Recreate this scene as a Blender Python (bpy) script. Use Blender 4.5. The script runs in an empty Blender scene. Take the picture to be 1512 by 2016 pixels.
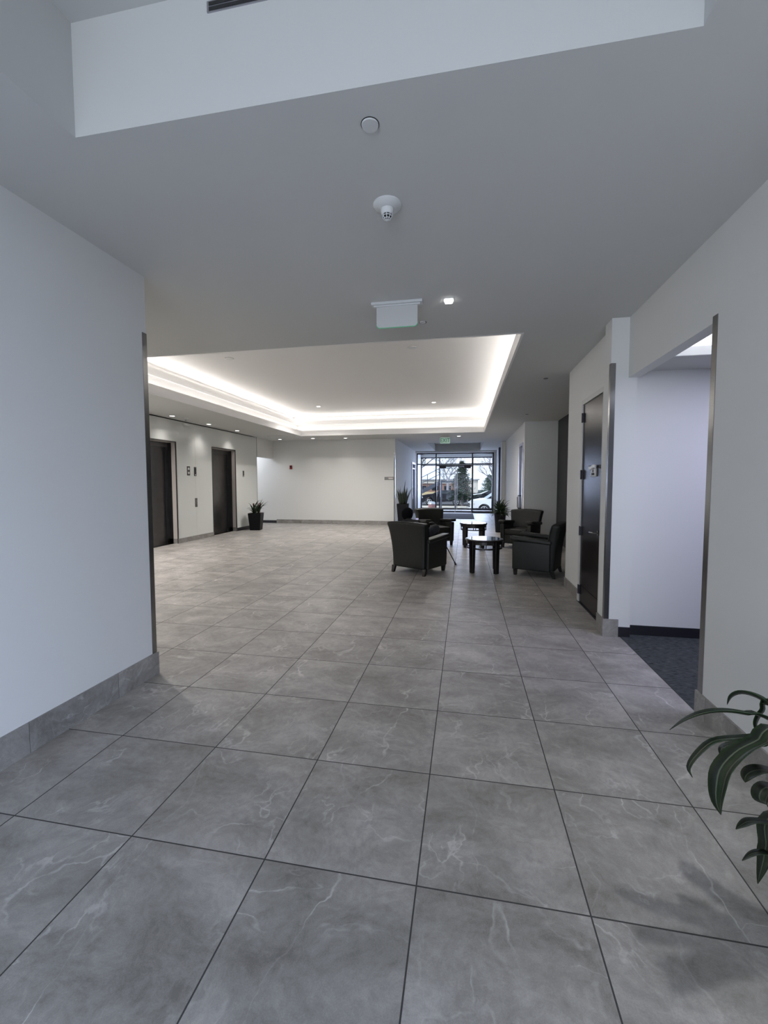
import bpy, bmesh, math, random
from mathutils import Vector, Matrix
PI = math.pi
R = math.radians
random.seed(7)
SC = bpy.context.scene
COL = SC.collection

# ------------------------------------------------------------------ camera
cam_d = bpy.data.cameras.new('camera')
cam = bpy.data.objects.new('camera', cam_d)
COL.objects.link(cam)
YAW, PITCH, ROLL = -0.1828, -0.0562, -0.001
fw = Vector((math.sin(YAW)*math.cos(PITCH), math.cos(YAW)*math.cos(PITCH), math.sin(PITCH)))
rt = Vector((math.cos(YAW), -math.sin(YAW), 0))
up = rt.cross(fw)
rt2 = rt*math.cos(ROLL) + up*math.sin(ROLL)
up2 = -rt*math.sin(ROLL) + up*math.cos(ROLL)
cam.matrix_world = Matrix(((rt2.x, up2.x, -fw.x, 1.384), (rt2.y, up2.y, -fw.y, -1.474), (rt2.z, up2.z, -fw.z, 1.505), (0, 0, 0, 1)))
cam_d.sensor_fit = 'VERTICAL'
cam_d.sensor_height = 24.0
cam_d.lens = 822.65/2016*24.0
cam_d.shift_x = -7.1/2016
cam_d.shift_y = -11.65/2016
cam_d.clip_start = 0.05
cam_d.clip_end = 300
SC.camera = cam

# ------------------------------------------------------------------ exposure, world, daylight
SC.view_settings.view_transform = 'Standard'
SC.view_settings.look = 'None'
SC.view_settings.gamma = 1
SC.view_settings.use_curve_mapping = False
SC.view_settings.exposure = 0.0

W = bpy.data.worlds.new('sky')
SC.world = W
W.use_nodes = True
wn = W.node_tree
wn.nodes.clear()
wo = wn.nodes.new('ShaderNodeOutputWorld')
wb = wn.nodes.new('ShaderNodeBackground')
wc = wn.nodes.new('ShaderNodeTexCoord')
wno = wn.nodes.new('ShaderNodeTexNoise')
wno.inputs['Scale'].default_value = 3.0
wno.inputs['Detail'].default_value = 5
wr = wn.nodes.new('ShaderNodeValToRGB')
wr.color_ramp.elements[0].position = 0.35
wr.color_ramp.elements[0].color = (0.62, 0.80, 1.0, 1)
wr.color_ramp.elements[1].position = 0.6
wr.color_ramp.elements[1].color = (0.92, 0.96, 1.0, 1)
wn.links.new(wc.outputs['Generated'], wno.inputs['Vector'])
wn.links.new(wno.outputs['Fac'], wr.inputs['Fac'])
wn.links.new(wr.outputs['Color'], wb.inputs['Color'])
wb.inputs['Strength'].default_value = 2.0
wn.links.new(wb.outputs['Background'], wo.inputs['Surface'])

def light(name, kind, loc, power, color=(1, 1, 1), rot=(0, 0, 0), size=None, size_y=None, spot=None, blend=0.5, radius=None, spread=None):
    d = bpy.data.lights.new(name, kind)
    d.energy = power
    d.color = color
    o = bpy.data.objects.new(name, d)
    COL.objects.link(o)
    o.location = loc
    o.rotation_euler = rot
    if kind == 'AREA':
        d.shape = 'RECTANGLE'
        d.size = size
        d.size_y = size_y or size
        if spread: d.spread = spread
    if kind == 'SPOT':
        d.spot_size = spot
        d.spot_blend = blend
    if radius is not None: d.shadow_soft_size = radius
    return o

DAY = (0.80, 0.86, 1.0)
LED = (1.0, 0.955, 0.92)
sun = light('sun', 'SUN', (0, 30, 20), 4.0, (1.0, 0.95, 0.88), rot=(R(48), 0, R(-62)))
sun.data.angle = R(4)
# daylight through the glazed wall behind the camera, and through the far entrance; two added fill lights between them
light('daylight_rear_window', 'AREA', (0.95, -5.8, 1.35), 100, DAY, rot=(R(70), 0, 0), size=3.3, size_y=2.3, spread=R(140))
light('upstand_fill_light', 'AREA', (0.91, -5.3, 3.36), 14, DAY, rot=(R(90), 0, 0), size=2.3, size_y=0.28)  # added fill that brightens the raised ceiling's far upstand; no clerestory there
light('left_wall_fill_light', 'AREA', (2.93, -3.55, 0.95), 165, (0.53, 0.68, 1.0), rot=(0, R(64), 0), size=1.5, size_y=3.0, spread=R(130))  # added bluish fill for the left wall; the room behind it is closed
light('daylight_far_entrance', 'AREA', (0.9, 22.6, 1.9), 300, (0.68, 0.75, 1.0), rot=(R(-90), 0, 0), size=3.4, size_y=2.4)

CZ = 3.048          # ceiling height
TZ = 3.74
TX0, TX1, TY0, TY1 = -3.96, 1.95, 3.14, 11.73    # tray opening
def cove(off, z, power, w, tilt=0.0):
    x0, x1, y0, y1 = TX0-off, TX1+off, TY0-off, TY1+off
    up_ = (PI, 0, 0)
    tot = 2*((x1-x0)+(y1-y0))
    light('cove_strip_light', 'AREA', ((x0+x1)/2, y0, z), power*(x1-x0)/tot, LED, (PI-tilt, 0, 0), x1-x0, w)
    light('cove_strip_light', 'AREA', ((x0+x1)/2, y1, z), power*(x1-x0)/tot, LED, (PI+tilt, 0, 0), x1-x0, w)
    light('cove_strip_light', 'AREA', (x0, (y0+y1)/2, z), power*(y1-y0)/tot, LED, (0, PI+tilt, 0), w, y1-y0)
    light('cove_strip_light', 'AREA', (x1, (y0+y1)/2, z), power*(y1-y0)/tot, LED, (0, PI-tilt, 0), w, y1-y0)
cove(0.14, 3.222, 42, 0.05)
cove(0.36, 3.592, 140, 0.05, R(58))

# ------------------------------------------------------------------ materials
MATS = {}
def mat(name, color, rough=0.6, metal=0.0, noise=0.0, nscale=40, bump=0.0, bscale=200, spec=0.5, emit=None, estr=0, coat=0):
    m = bpy.data.materials.new(name)
    m.use_nodes = True
    nt = m.node_tree
    b = nt.nodes['Principled BSDF']
    b.inputs['Base Color'].default_value = (*color, 1)
    b.inputs['Roughness'].default_value = rough
    b.inputs['Metallic'].default_value = metal
    b.inputs['Specular IOR Level'].default_value = spec
    b.inputs['Coat Weight'].default_value = coat
    tc = nt.nodes.new('ShaderNodeTexCoord')
    if noise:
        n = nt.nodes.new('ShaderNodeTexNoise')
        n.inputs['Scale'].default_value = nscale
        n.inputs['Detail'].default_value = 4
        r = nt.nodes.new('ShaderNodeValToRGB')
        r.color_ramp.elements[0].position = 0.3
        r.color_ramp.elements[1].position = 0.7
        r.color_ramp.elements[0].color = (*[c*(1-noise) for c in color], 1)
        r.color_ramp.elements[1].color = (*[min(1, c*(1+noise)) for c in color], 1)
        nt.links.new(tc.outputs['Object'], n.inputs['Vector'])
        nt.links.new(n.outputs['Fac'], r.inputs['Fac'])
        nt.links.new(r.outputs['Color'], b.inputs['Base Color'])
    if bump:
        n2 = nt.nodes.new('ShaderNodeTexNoise')
        n2.inputs['Scale'].default_value = bscale
        n2.inputs['Detail'].default_value = 2
        bp = nt.nodes.new('ShaderNodeBump')
        bp.inputs['Strength'].default_value = bump
        bp.inputs['Distance'].default_value = 0.002
        nt.links.new(tc.outputs['Object'], n2.inputs['Vector'])
        nt.links.new(n2.outputs['Fac'], bp.inputs['Height'])
        nt.links.new(bp.outputs['Normal'], b.inputs['Normal'])
    if emit:
        b.inputs['Emission Color'].default_value = (*emit, 1)
        b.inputs['Emission Strength'].default_value = estr
    MATS[name] = m
    return m

def stone_mat(name, tile, T=0.6096, gain=1.0, rough=0.33, axis='xy'):
    """grey marble-look porcelain; tile=True adds grout joints and changes the pattern per tile"""
    m = bpy.data.materials.new(name)
    m.use_nodes = True
    nt = m.node_tree
    L = nt.links
    b = nt.nodes['Principled BSDF']
    def N(t, **k):
        n = nt.nodes.new(t)
        for a, v in k.items(): setattr(n, a, v)
        return n
    def M(op, a, bb=None, c=None):
        n = N('ShaderNodeMath', operation=op)
        for i, v in enumerate((a, bb, c)):
            if v is None: continue
            if isinstance(v, (int, float)): n.inputs[i].default_value = v
            else: L.new(v, n.inputs[i])
        return n.outputs[0]
    geo = N('ShaderNodeNewGeometry')
    sep = N('ShaderNodeSeparateXYZ')
    L.new(geo.outputs['Position'], sep.inputs[0])
    if axis == 'xy':
        u = M('DIVIDE', sep.outputs[0], T); v = M('DIVIDE', sep.outputs[1], T)
    else:
        s = M('ADD', sep.outputs[0], sep.outputs[1])
        u = M('DIVIDE', s, T); v = M('DIVIDE', sep.outputs[2], 5.0)
        v = M('ADD', v, 0.2)
    iu = M('FLOOR', u); iv = M('FLOOR', v)
    fu = M('FRACT', u); fv = M('FRACT', v)
    comb = N('ShaderNodeCombineXYZ'); L.new(iu, comb.inputs[0]); L.new(iv, comb.inputs[1])
    wnz = N('ShaderNodeTexWhiteNoise', noise_dimensions='3D'); L.new(comb.outputs[0], wnz.inputs['Vector'])
    off = N('ShaderNodeVectorMath', operation='SCALE'); L.new(wnz.outputs['Color'], off.inputs[0]); off.inputs['Scale'].default_value = 30
    # rotate each tile's pattern by a quarter turn now and then
    add = N('ShaderNodeVectorMath', operation='ADD'); L.new(geo.outputs['Position'], add.inputs[0]); L.new(off.outputs[0], add.inputs[1])
    vec = add.outputs[0]
    warp = N('ShaderNodeTexNoise'); warp.inputs['Scale'].default_value = 2.2; warp.inputs['Detail'].default_value = 5
    L.new(vec, warp.inputs['Vector'])
    wsc = N('ShaderNodeVectorMath', operation='SCALE'); L.new(warp.outputs['Color'], wsc.inputs[0]); wsc.inputs['Scale'].default_value = 0.34
    wv = N('ShaderNodeVectorMath', operation='ADD'); L.new(vec, wv.inputs[0]); L.new(wsc.outputs[0], wv.inputs[1])
    def ridge(scale, width, stretch=(1, 1, 1), detail=3, rot=0.6, src=None):
        mp = N('ShaderNodeMapping'); mp.inputs['Scale'].default_value = stretch; mp.inputs['Rotation'].default_value = (0, 0, rot)
        L.new(src or wv.outputs[0], mp.inputs['Vector'])
        n = N('ShaderNodeTexNoise'); n.inputs['Scale'].default_value = scale; n.inputs['Detail'].default_value = detail; n.inputs['Roughness'].default_value = 0.45
        L.new(mp.outputs[0], n.inputs['Vector'])
        d = M('ABSOLUTE', M('SUBTRACT', n.outputs['Fac'], 0.5))
        r = N('ShaderNodeMapRange'); r.inputs['From Min'].default_value = 0; r.inputs['From Max'].default_value = width
        r.inputs['To Min'].default_value = 1; r.inputs['To Max'].default_value = 0; r.interpolation_type = 'SMOOTHSTEP'
        L.new(d, r.inputs['Value'])
        return r.outputs[0]
    v1 = ridge(1.5, 0.006, (1.0, 0.30, 1), 4, 0.9)
    v2 = ridge(3.2, 0.010, (0.35, 1.1, 1), 4, 0.25)
    v3 = ridge(6.5, 0.022, (1.0, 0.7, 1), 8, 1.3)
    mk = N('ShaderNodeTexNoise'); mk.inputs['Scale'].default_value = 3.1; mk.inputs['Detail'].default_value = 3; L.new(vec, mk.inputs['Vector'])
    mask = N('ShaderNodeMapRange'); mask.inputs['From Min'].default_value = 0.50; mask.inputs['From Max'].default_value = 0.66; L.new(mk.outputs['Fac'], mask.inputs['Value'])
    mk3 = N('ShaderNodeTexNoise'); mk3.inputs['Scale'].default_value = 2.6; mk3.inputs['Detail'].default_value = 4
    of3 = N('ShaderNodeVectorMath', operation='ADD'); L.new(vec, of3.inputs[0]); of3.inputs[1].default_value = (7, 3, 1); L.new(of3.outputs[0], mk3.inputs['Vector'])
    mask3 = N('ShaderNodeMapRange'); mask3.inputs['From Min'].default_value = 0.54; mask3.inputs['From Max'].default_value = 0.68; L.new(mk3.outputs['Fac'], mask3.inputs['Value'])
    veins0 = M('MAXIMUM', M('MULTIPLY', v1, M('MULTIPLY', M('ADD', mask.outputs[0], 0.2), 0.62)), M('MULTIPLY', v2, M('MULTIPLY', mask.outputs[0], 0.5)))
    veins = M('MAXIMUM', veins0, M('MULTIPLY', v3, M('MULTIPLY', mask3.outputs[0], 0.55)))
    grain = N('ShaderNodeTexNoise'); grain.inputs['Scale'].default_value = 210; grain.inputs['Detail'].default_value = 3; L.new(geo.outputs['Position'], grain.inputs['Vector'])
    fine = N('ShaderNodeTexNoise'); fine.inputs['Scale'].default_value = 26; fine.inputs['Detail'].default_value = 8; fine.inputs['Roughness'].default_value = 0.72
    L.new(wv.outputs[0], fine.inputs['Vector'])
    blot = N('ShaderNodeTexNoise'); blot.inputs['Scale'].default_value = 3.4; blot.inputs['Detail'].default_value = 7; blot.inputs['Roughness'].default_value = 0.6
    mpb = N('ShaderNodeMapping'); mpb.inputs['Scale'].default_value = (0.8, 1.4, 1); mpb.inputs['Rotation'].default_value = (0, 0, 0.5)
    L.new(wv.outputs[0], mpb.inputs['Vector']); L.new(mpb.outputs[0], blot.inputs['Vector'])
    cr = N('ShaderNodeValToRGB')
    e = cr.color_ramp.elements
    g = gain
    e[0].position = 0.36; e[0].color = (0.136*g, 0.126*g, 0.114*g, 1)
    e[1].position = 0.64; e[1].color = (0.325*g, 0.308*g, 0.290*g, 1)
    x = cr.color_ramp.elements.new(0.5); x.color = (0.222*g, 0.210*g, 0.197*g, 1)
    bl2 = M('ADD', M('ADD', M('MULTIPLY', blot.outputs['Fac'], 0.54), M('MULTIPLY', fine.outputs['Fac'], 0.32)), M('MULTIPLY', grain.outputs['Fac'], 0.14))
    L.new(bl2, cr.inputs['Fac'])
    tv = M('ADD', M('MULTIPLY', wnz.outputs['Value'], 0.18), 0.93)
    hs = N('ShaderNodeHueSaturation'); L.new(cr.outputs['Color'], hs.inputs['Color']); L.new(tv, hs.inputs['Value'])
    mx = N('ShaderNodeMix', data_type='RGBA')
    L.new(M('MULTIPLY', veins, M('ADD', M('MULTIPLY', fine.outputs['Fac'], 1.1), 0.1)), mx.inputs['Factor'])
    L.new(hs.outputs['Color'], mx.inputs['A']); mx.inputs['B'].default_value = (0.56*g, 0.545*g, 0.53*g, 1)
    col = mx.outputs['Result']
    if tile:
        hw = 0.0042 / T / 2 * (1.35 if axis == 'xy' else 0.5)
        du = M('MINIMUM', fu, M('SUBTRACT', 1.0, fu)); dv = M('MINIMUM', fv, M('SUBTRACT', 1.0, fv))
        dd = M('MINIMUM', du, dv) if axis == 'xy' else du
        gr = M('LESS_THAN', dd, hw)
        mg = N('ShaderNodeMix', data_type='RGBA'); L.new(gr, mg.inputs['Factor']); L.new(col, mg.inputs['A']); mg.inputs['B'].default_value = (0.045, 0.043, 0.042, 1)
        col = mg.outputs['Result']
        bp = N('ShaderNodeBump'); bp.inputs['Strength'].default_value = 0.5; bp.inputs['Distance'].default_value = 0.001
        L.new(M('SUBTRACT', 1.0, gr), bp.inputs['Height']); L.new(bp.outputs['Normal'], b.inputs['Normal'])
        ro = M('ADD', M('MULTIPLY', gr, 0.45), M('ADD', M('MULTIPLY', fine.outputs['Fac'], 0.12), rough-0.06))
        L.new(ro, b.inputs['Roughness'])
    else:
        b.inputs['Roughness'].default_value = rough
    L.new(col, b.inputs['Base Color'])
    MATS[name] = m
    return m

stone_mat('floor_tile', True, gain=1.31, rough=0.42)
stone_mat('stone_base', True, gain=1.1, rough=0.4, axis='wall')
mat('wall_paint', (0.67, 0.67, 0.65), 0.75, bump=0.15, bscale=260)
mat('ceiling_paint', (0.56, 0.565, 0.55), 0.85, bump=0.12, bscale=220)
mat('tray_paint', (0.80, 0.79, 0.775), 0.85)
mat('glass_panel', (0.64, 0.655, 0.63), 0.015, spec=0.5)
mat('steel', (0.30, 0.30, 0.30), 0.24, metal=1.0, noise=0.05, nscale=8)
mat('steel_dark', (0.13, 0.125, 0.122), 0.30, metal=1.0, noise=0.08, nscale=6)
mat('steel_light', (0.62, 0.57, 0.53), 0.45, metal=0.2)
mat('alu', (0.42, 0.42, 0.45), 0.35, metal=0.9)
mat('black_metal', (0.012, 0.012, 0.022), 0.45)
mat('reveal_dark', (0.02, 0.02, 0.02), 0.8)
mat('vinyl_base', (0.012, 0.012, 0.016), 0.45)
mat('white_trim', (0.72, 0.73, 0.72), 0.5)
mat('white_plastic', (0.62, 0.63, 0.62), 0.45)
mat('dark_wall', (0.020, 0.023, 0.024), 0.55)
mat('door_wood', (0.010, 0.006, 0.006), 0.24, noise=0.25, nscale=12, spec=0.12)
mat('frame_paint', (0.55, 0.55, 0.53), 0.5)
mat('leather', (0.014, 0.0145, 0.0125), 0.45, noise=0.12, nscale=30, bump=0.3, bscale=300, spec=0.4)
mat('black_wood', (0.008, 0.006, 0.006), 0.3)
mat('pot_black', (0.005, 0.005, 0.007), 0.5, spec=0.2)
mat('soil', (0.02, 0.015, 0.01), 0.9)
mat('leaf_dark', (0.018, 0.034, 0.014), 0.45, noise=0.4, nscale=9)
mat('leaf_snake', (0.012, 0.02, 0.012), 0.5, noise=0.5, nscale=25)
mat('petal_red', (0.16, 0.008, 0.02), 0.5)
mat('mat_black', (0.012, 0.012, 0.018), 0.95)
mat('lamp_glow', (1, 1, 1), 0.5, emit=(1.0, 0.98, 0.95), estr=6)
mat('troffer_glow', (1, 1, 1), 0.5, emit=(0.90, 0.92, 1.0), estr=1.7)
mat('phone_glow', (0.2, 0.2, 0.3), 0.3, emit=(0.55, 0.50, 0.85), estr=0.6)
mat('green_glow', (0.05, 0.3, 0.15), 0.4, emit=(0.10, 0.42, 0.22), estr=0.35)
mat('exit_green', (0.02, 0.20, 0.09), 0.4)
mat('exit_face', (0.35, 0.50, 0.42), 0.5, emit=(0.55, 0.8, 0.66), estr=0.25)
mat('red_plastic', (0.25, 0.01, 0.01), 0.4)
mat('rubber', (0.01, 0.01, 0.01), 0.7)
mat('skin', (0.36, 0.21, 0.15), 0.55)
mat('hair', (0.003, 0.003, 0.004), 0.85, spec=0.1)
mat('jacket', (0.007, 0.007, 0.008), 0.8)
mat('denim', (0.014, 0.016, 0.024), 0.85, noise=0.4, nscale=20)
mat('concrete', (0.46, 0.42, 0.36), 0.9, noise=0.12, nscale=2)
mat('asphalt', (0.05, 0.05, 0.06), 0.9, noise=0.2, nscale=4)
mat('curb_yellow', (0.62, 0.50, 0.28), 0.7)
mat('stair_steel', (0.06, 0.07, 0.10), 0.6)
mat('brick_far', (0.28, 0.17, 0.14), 0.9, noise=0.15, nscale=3)
mat('stucco_far', (0.62, 0.58, 0.52), 0.9)
mat('bark', (0.17, 0.15, 0.16), 0.9, noise=0.3, nscale=10)
mat('bark_pale', (0.30, 0.29, 0.33), 0.9)
mat('needles', (0.022, 0.045, 0.03), 0.8, noise=0.5, nscale=3)
mat('needles_pale', (0.10, 0.15, 0.12), 0.8, noise=0.5, nscale=3)
mat('car_white', (0.78, 0.80, 0.83), 0.25, coat=0.6)
mat('car_black', (0.012, 0.013, 0.02), 0.2, coat=0.6)
mat('car_blue', (0.02, 0.04, 0.22), 0.25, coat=0.6)
mat('car_glass', (0.02, 0.025, 0.035), 0.08)
mat('tyre', (0.015, 0.015, 0.015), 0.8)
mat('rim', (0.6, 0.6, 0.63), 0.3, metal=0.8)
mat('slat_red', (0.42, 0.22, 0.22), 0.7)
mat('lamp_amber', (0.7, 0.7, 0.7), 0.2)

def carpet():
    m = bpy.data.materials.new('carpet'); m.use_nodes = True
    nt = m.node_tree; b = nt.nodes['Principled BSDF']; b.inputs['Roughness'].default_value = 0.95; b.inputs['Specular IOR Level'].default_value = 0.1
    tc = nt.nodes.new('ShaderNodeTexCoord'); mp = nt.nodes.new('ShaderNodeMapping'); mp.inputs['Scale'].default_value = (9, 120, 1)
    n = nt.nodes.new('ShaderNodeTexNoise'); n.inputs['Scale'].default_value = 2; n.inputs['Detail'].default_value = 5
    r = nt.nodes.new('ShaderNodeValToRGB'); r.color_ramp.elements[0].position = 0.38; r.color_ramp.elements[1].position = 0.66
    r.color_ramp.elements[0].color = (0.016, 0.019, 0.022, 1); r.color_ramp.elements[1].color = (0.115, 0.125, 0.125, 1)
    nt.links.new(tc.outputs['Object'], mp.inputs[0]); nt.links.new(mp.outputs[0], n.inputs['Vector']); nt.links.new(n.outputs['Fac'], r.inputs[0]); nt.links.new(r.outputs[0], b.inputs['Base Color'])
    MATS['carpet'] = m
carpet()
def glass():
    m = bpy.data.materials.new('glass'); m.use_nodes = True
    nt = m.node_tree; nt.nodes.clear()
    o = nt.nodes.new('ShaderNodeOutputMaterial'); t = nt.nodes.new('ShaderNodeBsdfTransparent'); t.inputs[0].default_value = (0.93, 0.95, 0.97, 1)
    g = nt.nodes.new('ShaderNodeBsdfGlossy'); g.inputs['Roughness'].default_value = 0.02
    f = nt.nodes.new('ShaderNodeFresnel'); f.inputs['IOR'].default_value = 1.12
    mx = nt.nodes.new('ShaderNodeMixShader')
    nt.links.new(f.outputs[0], mx.inputs[0]); nt.links.new(t.outputs[0], mx.inputs[1]); nt.links.new(g.outputs[0], mx.inputs[2]); nt.links.new(mx.outputs[0], o.inputs[0])
    MATS['glass'] = m
glass()
def striped_leaf():
    m = bpy.data.materials.new('leaf_striped'); m.use_nodes = True
    nt = m.node_tree; b = nt.nodes['Principled BSDF']; b.inputs['Roughness'].default_value = 0.4
    uv = nt.nodes.new('ShaderNodeUVMap'); uv.uv_map = 'UVMap'; s = nt.nodes.new('ShaderNodeSeparateXYZ'); nt.links.new(uv.outputs[0], s.inputs[0])
    r = nt.nodes.new('ShaderNodeValToRGB'); cr = r.color_ramp
    dk = (0.004, 0.010, 0.004, 1); gr = (0.013, 0.035, 0.008, 1); cream = (0.11, 0.13, 0.08, 1)
    cr.elements[0].position = 0; cr.elements[0].color = gr; cr.elements[1].position = 1; cr.elements[1].color = gr
    for p, c in ((0.13, dk), (0.27, dk), (0.32, cream), (0.36, dk), (0.50, gr), (0.64, dk), (0.68, cream), (0.73, dk), (0.88, dk)):
        e = cr.elements.new(p); e.color = c
    nt.links.new(s.outputs[0], r.inputs[0]); nt.links.new(r.outputs[0], b.inputs['Base Color'])
    MATS['leaf_striped'] = m
striped_leaf()

# ------------------------------------------------------------------ mesh helpers
def link(name, me, m=None, parent=None):
    o = bpy.data.objects.new(name, me)
    COL.objects.link(o)
    if m: me.materials.append(MATS[m] if isinstance(m, str) else m)
    if parent: o.parent = parent
    return o
def fin(name, bm, m, parent=None, smooth=False):
    bmesh.ops.recalc_face_normals(bm, faces=bm.faces)
    me = bpy.data.meshes.new(name)
    bm.to_mesh(me); bm.free()
    if smooth:
        for p in me.polygons: p.use_smooth = True
        try: me.set_sharp_from_angle(angle=R(40))
        except Exception: pass
    return link(name, me, m, parent)
def struct(o):
    o['kind'] = 'structure'
    return o
def tag(o, label, cat, group=None):
    o['label'] = label; o['category'] = cat
    if group: o['group'] = group
    return o
def thing(name, label, cat, loc=(0, 0, 0), rz=0, group=None):
    o = bpy.data.objects.new(name, None); COL.objects.link(o)
    o.empty_display_size = 0.1
    o.location = loc; o.rotation_euler = (0, 0, rz)
    return tag(o, label, cat, group)
def sempty(name, loc=(0, 0, 0), rz=0):
    o = bpy.data.objects.new(name, None); COL.objects.link(o)
    o.empty_display_size = 0.1; o.location = loc; o.rotation_euler = (0, 0, rz)
    return struct(o)
def bx(bm, x0, x1, y0, y1, z0, z1, bev=0, seg=2, fn=None, cuts=0):
    r = bmesh.ops.create_cube(bm, size=1)
    vs = r['verts']
    bmesh.ops.scale(bm, vec=(x1-x0, y1-y0, z1-z0), verts=vs)
    bmesh.ops.translate(bm, vec=((x0+x1)/2, (y0+y1)/2, (z0+z1)/2), verts=vs)
    es = list({e for v in vs for e in v.link_edges})
    if cuts:
        rr = bmesh.ops.subdivide_edges(bm, edges=es, cuts=cuts, use_grid_fill=True)
        vs = list({v for v in vs} | {g for g in rr['geom_inner'] if isinstance(g, bmesh.types.BMVert)} | {g for g in rr['geom'] if isinstance(g, bmesh.types.BMVert)})
        vs = [v for v in vs if v.is_valid]
        es = [e for e in {e for v in vs for e in v.link_edges} if len(e.link_faces) == 2 and e.calc_face_angle(0) > 1.0]
    if bev:
        rr = bmesh.ops.bevel(bm, geom=es, offset=bev, segments=seg, affect='EDGES', profile=0.6)
        vs = list({v for v in vs if v.is_valid} | set(rr['verts']))
    if fn:
        for v in vs: v.co = Vector(fn(v.co.copy()))
    return vs
def box(name, dims, m, parent=None, bev=0, seg=2, fn=None, cuts=0, smooth=False):
    bm = bmesh.new(); bx(bm, *dims, bev=bev, seg=seg, fn=fn, cuts=cuts)
    return fin(name, bm, m, parent, smooth)
def cyl(bm, p0, p1, r0, r1=None, n=16, caps=True):
    p0, p1 = Vector(p0), Vector(p1)
    d = p1-p0
    r = bmesh.ops.create_cone(bm, cap_ends=caps, segments=n, radius1=r0, radius2=r0 if r1 is None else r1, depth=d.length)
    q = Vector((0, 0, 1)).rotation_difference(d.normalized())
    bmesh.ops.transform(bm, matrix=Matrix.Translation((p0+p1)/2) @ q.to_matrix().to_4x4(), verts=r['verts'])
    return r['verts']
def lathe(bm, prof, n=32, c=(0, 0, 0), close=True):
    rings = []
    for r, z in prof:
        rings.append([bm.verts.new((c[0]+r*math.cos(2*PI*i/n), c[1]+r*math.sin(2*PI*i/n), c[2]+z)) for i in range(n)])
    for a, b in zip(rings, rings[1:]):
        for i in range(n): bm.faces.new((a[i], a[(i+1) % n], b[(i+1) % n], b[i]))
    if close:
        bm.faces.new(rings[0][::-1]); bm.faces.new(rings[-1])
def tube(bm, pts, rad, n=8):
    pts = [Vector(p) for p in pts]
    rads = rad if isinstance(rad, (list, tuple)) else [rad]*len(pts)
    rings = []
    ref = Vector((0, 0, 1))
    for i, p in enumerate(pts):
        t = (pts[min(i+1, len(pts)-1)]-pts[max(i-1, 0)]).normalized()
        a = t.cross(ref)
        if a.length < 0.1: a = t.cross(Vector((1, 0, 0)))
        a.normalize(); b = t.cross(a)
        rings.append([bm.verts.new(p+(a*math.cos(2*PI*k/n)+b*math.sin(2*PI*k/n))*rads[i]) for k in range(n)])
    for a, b in zip(rings, rings[1:]):
        for k in range(n): bm.faces.new((a[k], a[(k+1) % n], b[(k+1) % n], b[k]))
    bm.faces.new(rings[0][::-1]); bm.faces.new(rings[-1])
def extr(bm, pts, z0, z1, f=lambda a, b, c: (a, b, c)):
    """prism from 2D outline pts"""
    a = [bm.verts.new(f(x, y, z0)) for x, y in pts]; b = [bm.verts.new(f(x, y, z1)) for x, y in pts]
    n = len(pts)
    for i in range(n): bm.faces.new((a[i], a[(i+1) % n], b[(i+1) % n], b[i]))
    bm.faces.new(a[::-1]); bm.faces.new(b)
def slab(name, axis, p0, p1, u0, u1, v0, v1, holes, m, parent=None):
    """box slab with rectangular holes. axis x: u=y v=z ; axis y: u=x v=z ; axis z: u=x v=y"""
    us = sorted({u0, u1, *[h[0] for h in holes], *[h[1] for h in holes]})
    vs = sorted({v0, v1, *[h[2] for h in holes], *[h[3] for h in holes]})
    us = [u for u in us if u0 <= u <= u1]; vs = [v for v in vs if v0 <= v <= v1]
    P3 = {'x': lambda p, u, v: (p, u, v), 'y': lambda p, u, v: (u, p, v), 'z': lambda p, u, v: (u, v, p)}[axis]
    def solid(i, j):
        if not (0 <= i < len(us)-1 and 0 <= j < len(vs)-1): return False
        cu, cv = (us[i]+us[i+1])/2, (vs[j]+vs[j+1])/2
        return not any(h[0] < cu < h[1] and h[2] < cv < h[3] for h in holes)
    bm = bmesh.new(); V = {}
    def g(i, j, k):
        if (i, j, k) not in V: V[(i, j, k)] = bm.verts.new(P3((p0, p1)[k], us[i], vs[j]))
        return V[(i, j, k)]
    for i in range(len(us)-1):
        for j in range(len(vs)-1):
            if not solid(i, j): continue
            for k in (0, 1): bm.faces.new((g(i, j, k), g(i+1, j, k), g(i+1, j+1, k), g(i, j+1, k)))
            for (di, dj, a, b) in ((-1, 0, (i, j), (i, j+1)), (1, 0, (i+1, j), (i+1, j+1)), (0, -1, (i, j), (i+1, j)), (0, 1, (i, j+1), (i+1, j+1))):
                if not solid(i+di, j+dj): bm.faces.new((g(*a, 0), g(*b, 0), g(*b, 1), g(*a, 1)))
    return fin(name, bm, m, parent)
def text(body, size, depth, m, parent, name='lettering', loc=(0, 0, 0), rot=(0, 0, 0), sx=1):
    cu = bpy.data.curves.new(name, 'FONT'); cu.body = body; cu.size = size; cu.extrude = depth; cu.align_x = 'CENTER'; cu.align_y = 'CENTER'
    t = bpy.data.objects.new('tmp_text', cu); COL.objects.link(t)
    bpy.context.view_layer.update()
    me = bpy.data.meshes.new_from_object(t.evaluated_get(bpy.context.evaluated_depsgraph_get()))
    bpy.data.objects.remove(t)
    me.materials.clear()
    o = link(name, me, m, parent); o.location = loc; o.rotation_euler = rot; o.scale = (sx, 1, 1)
    return o

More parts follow.
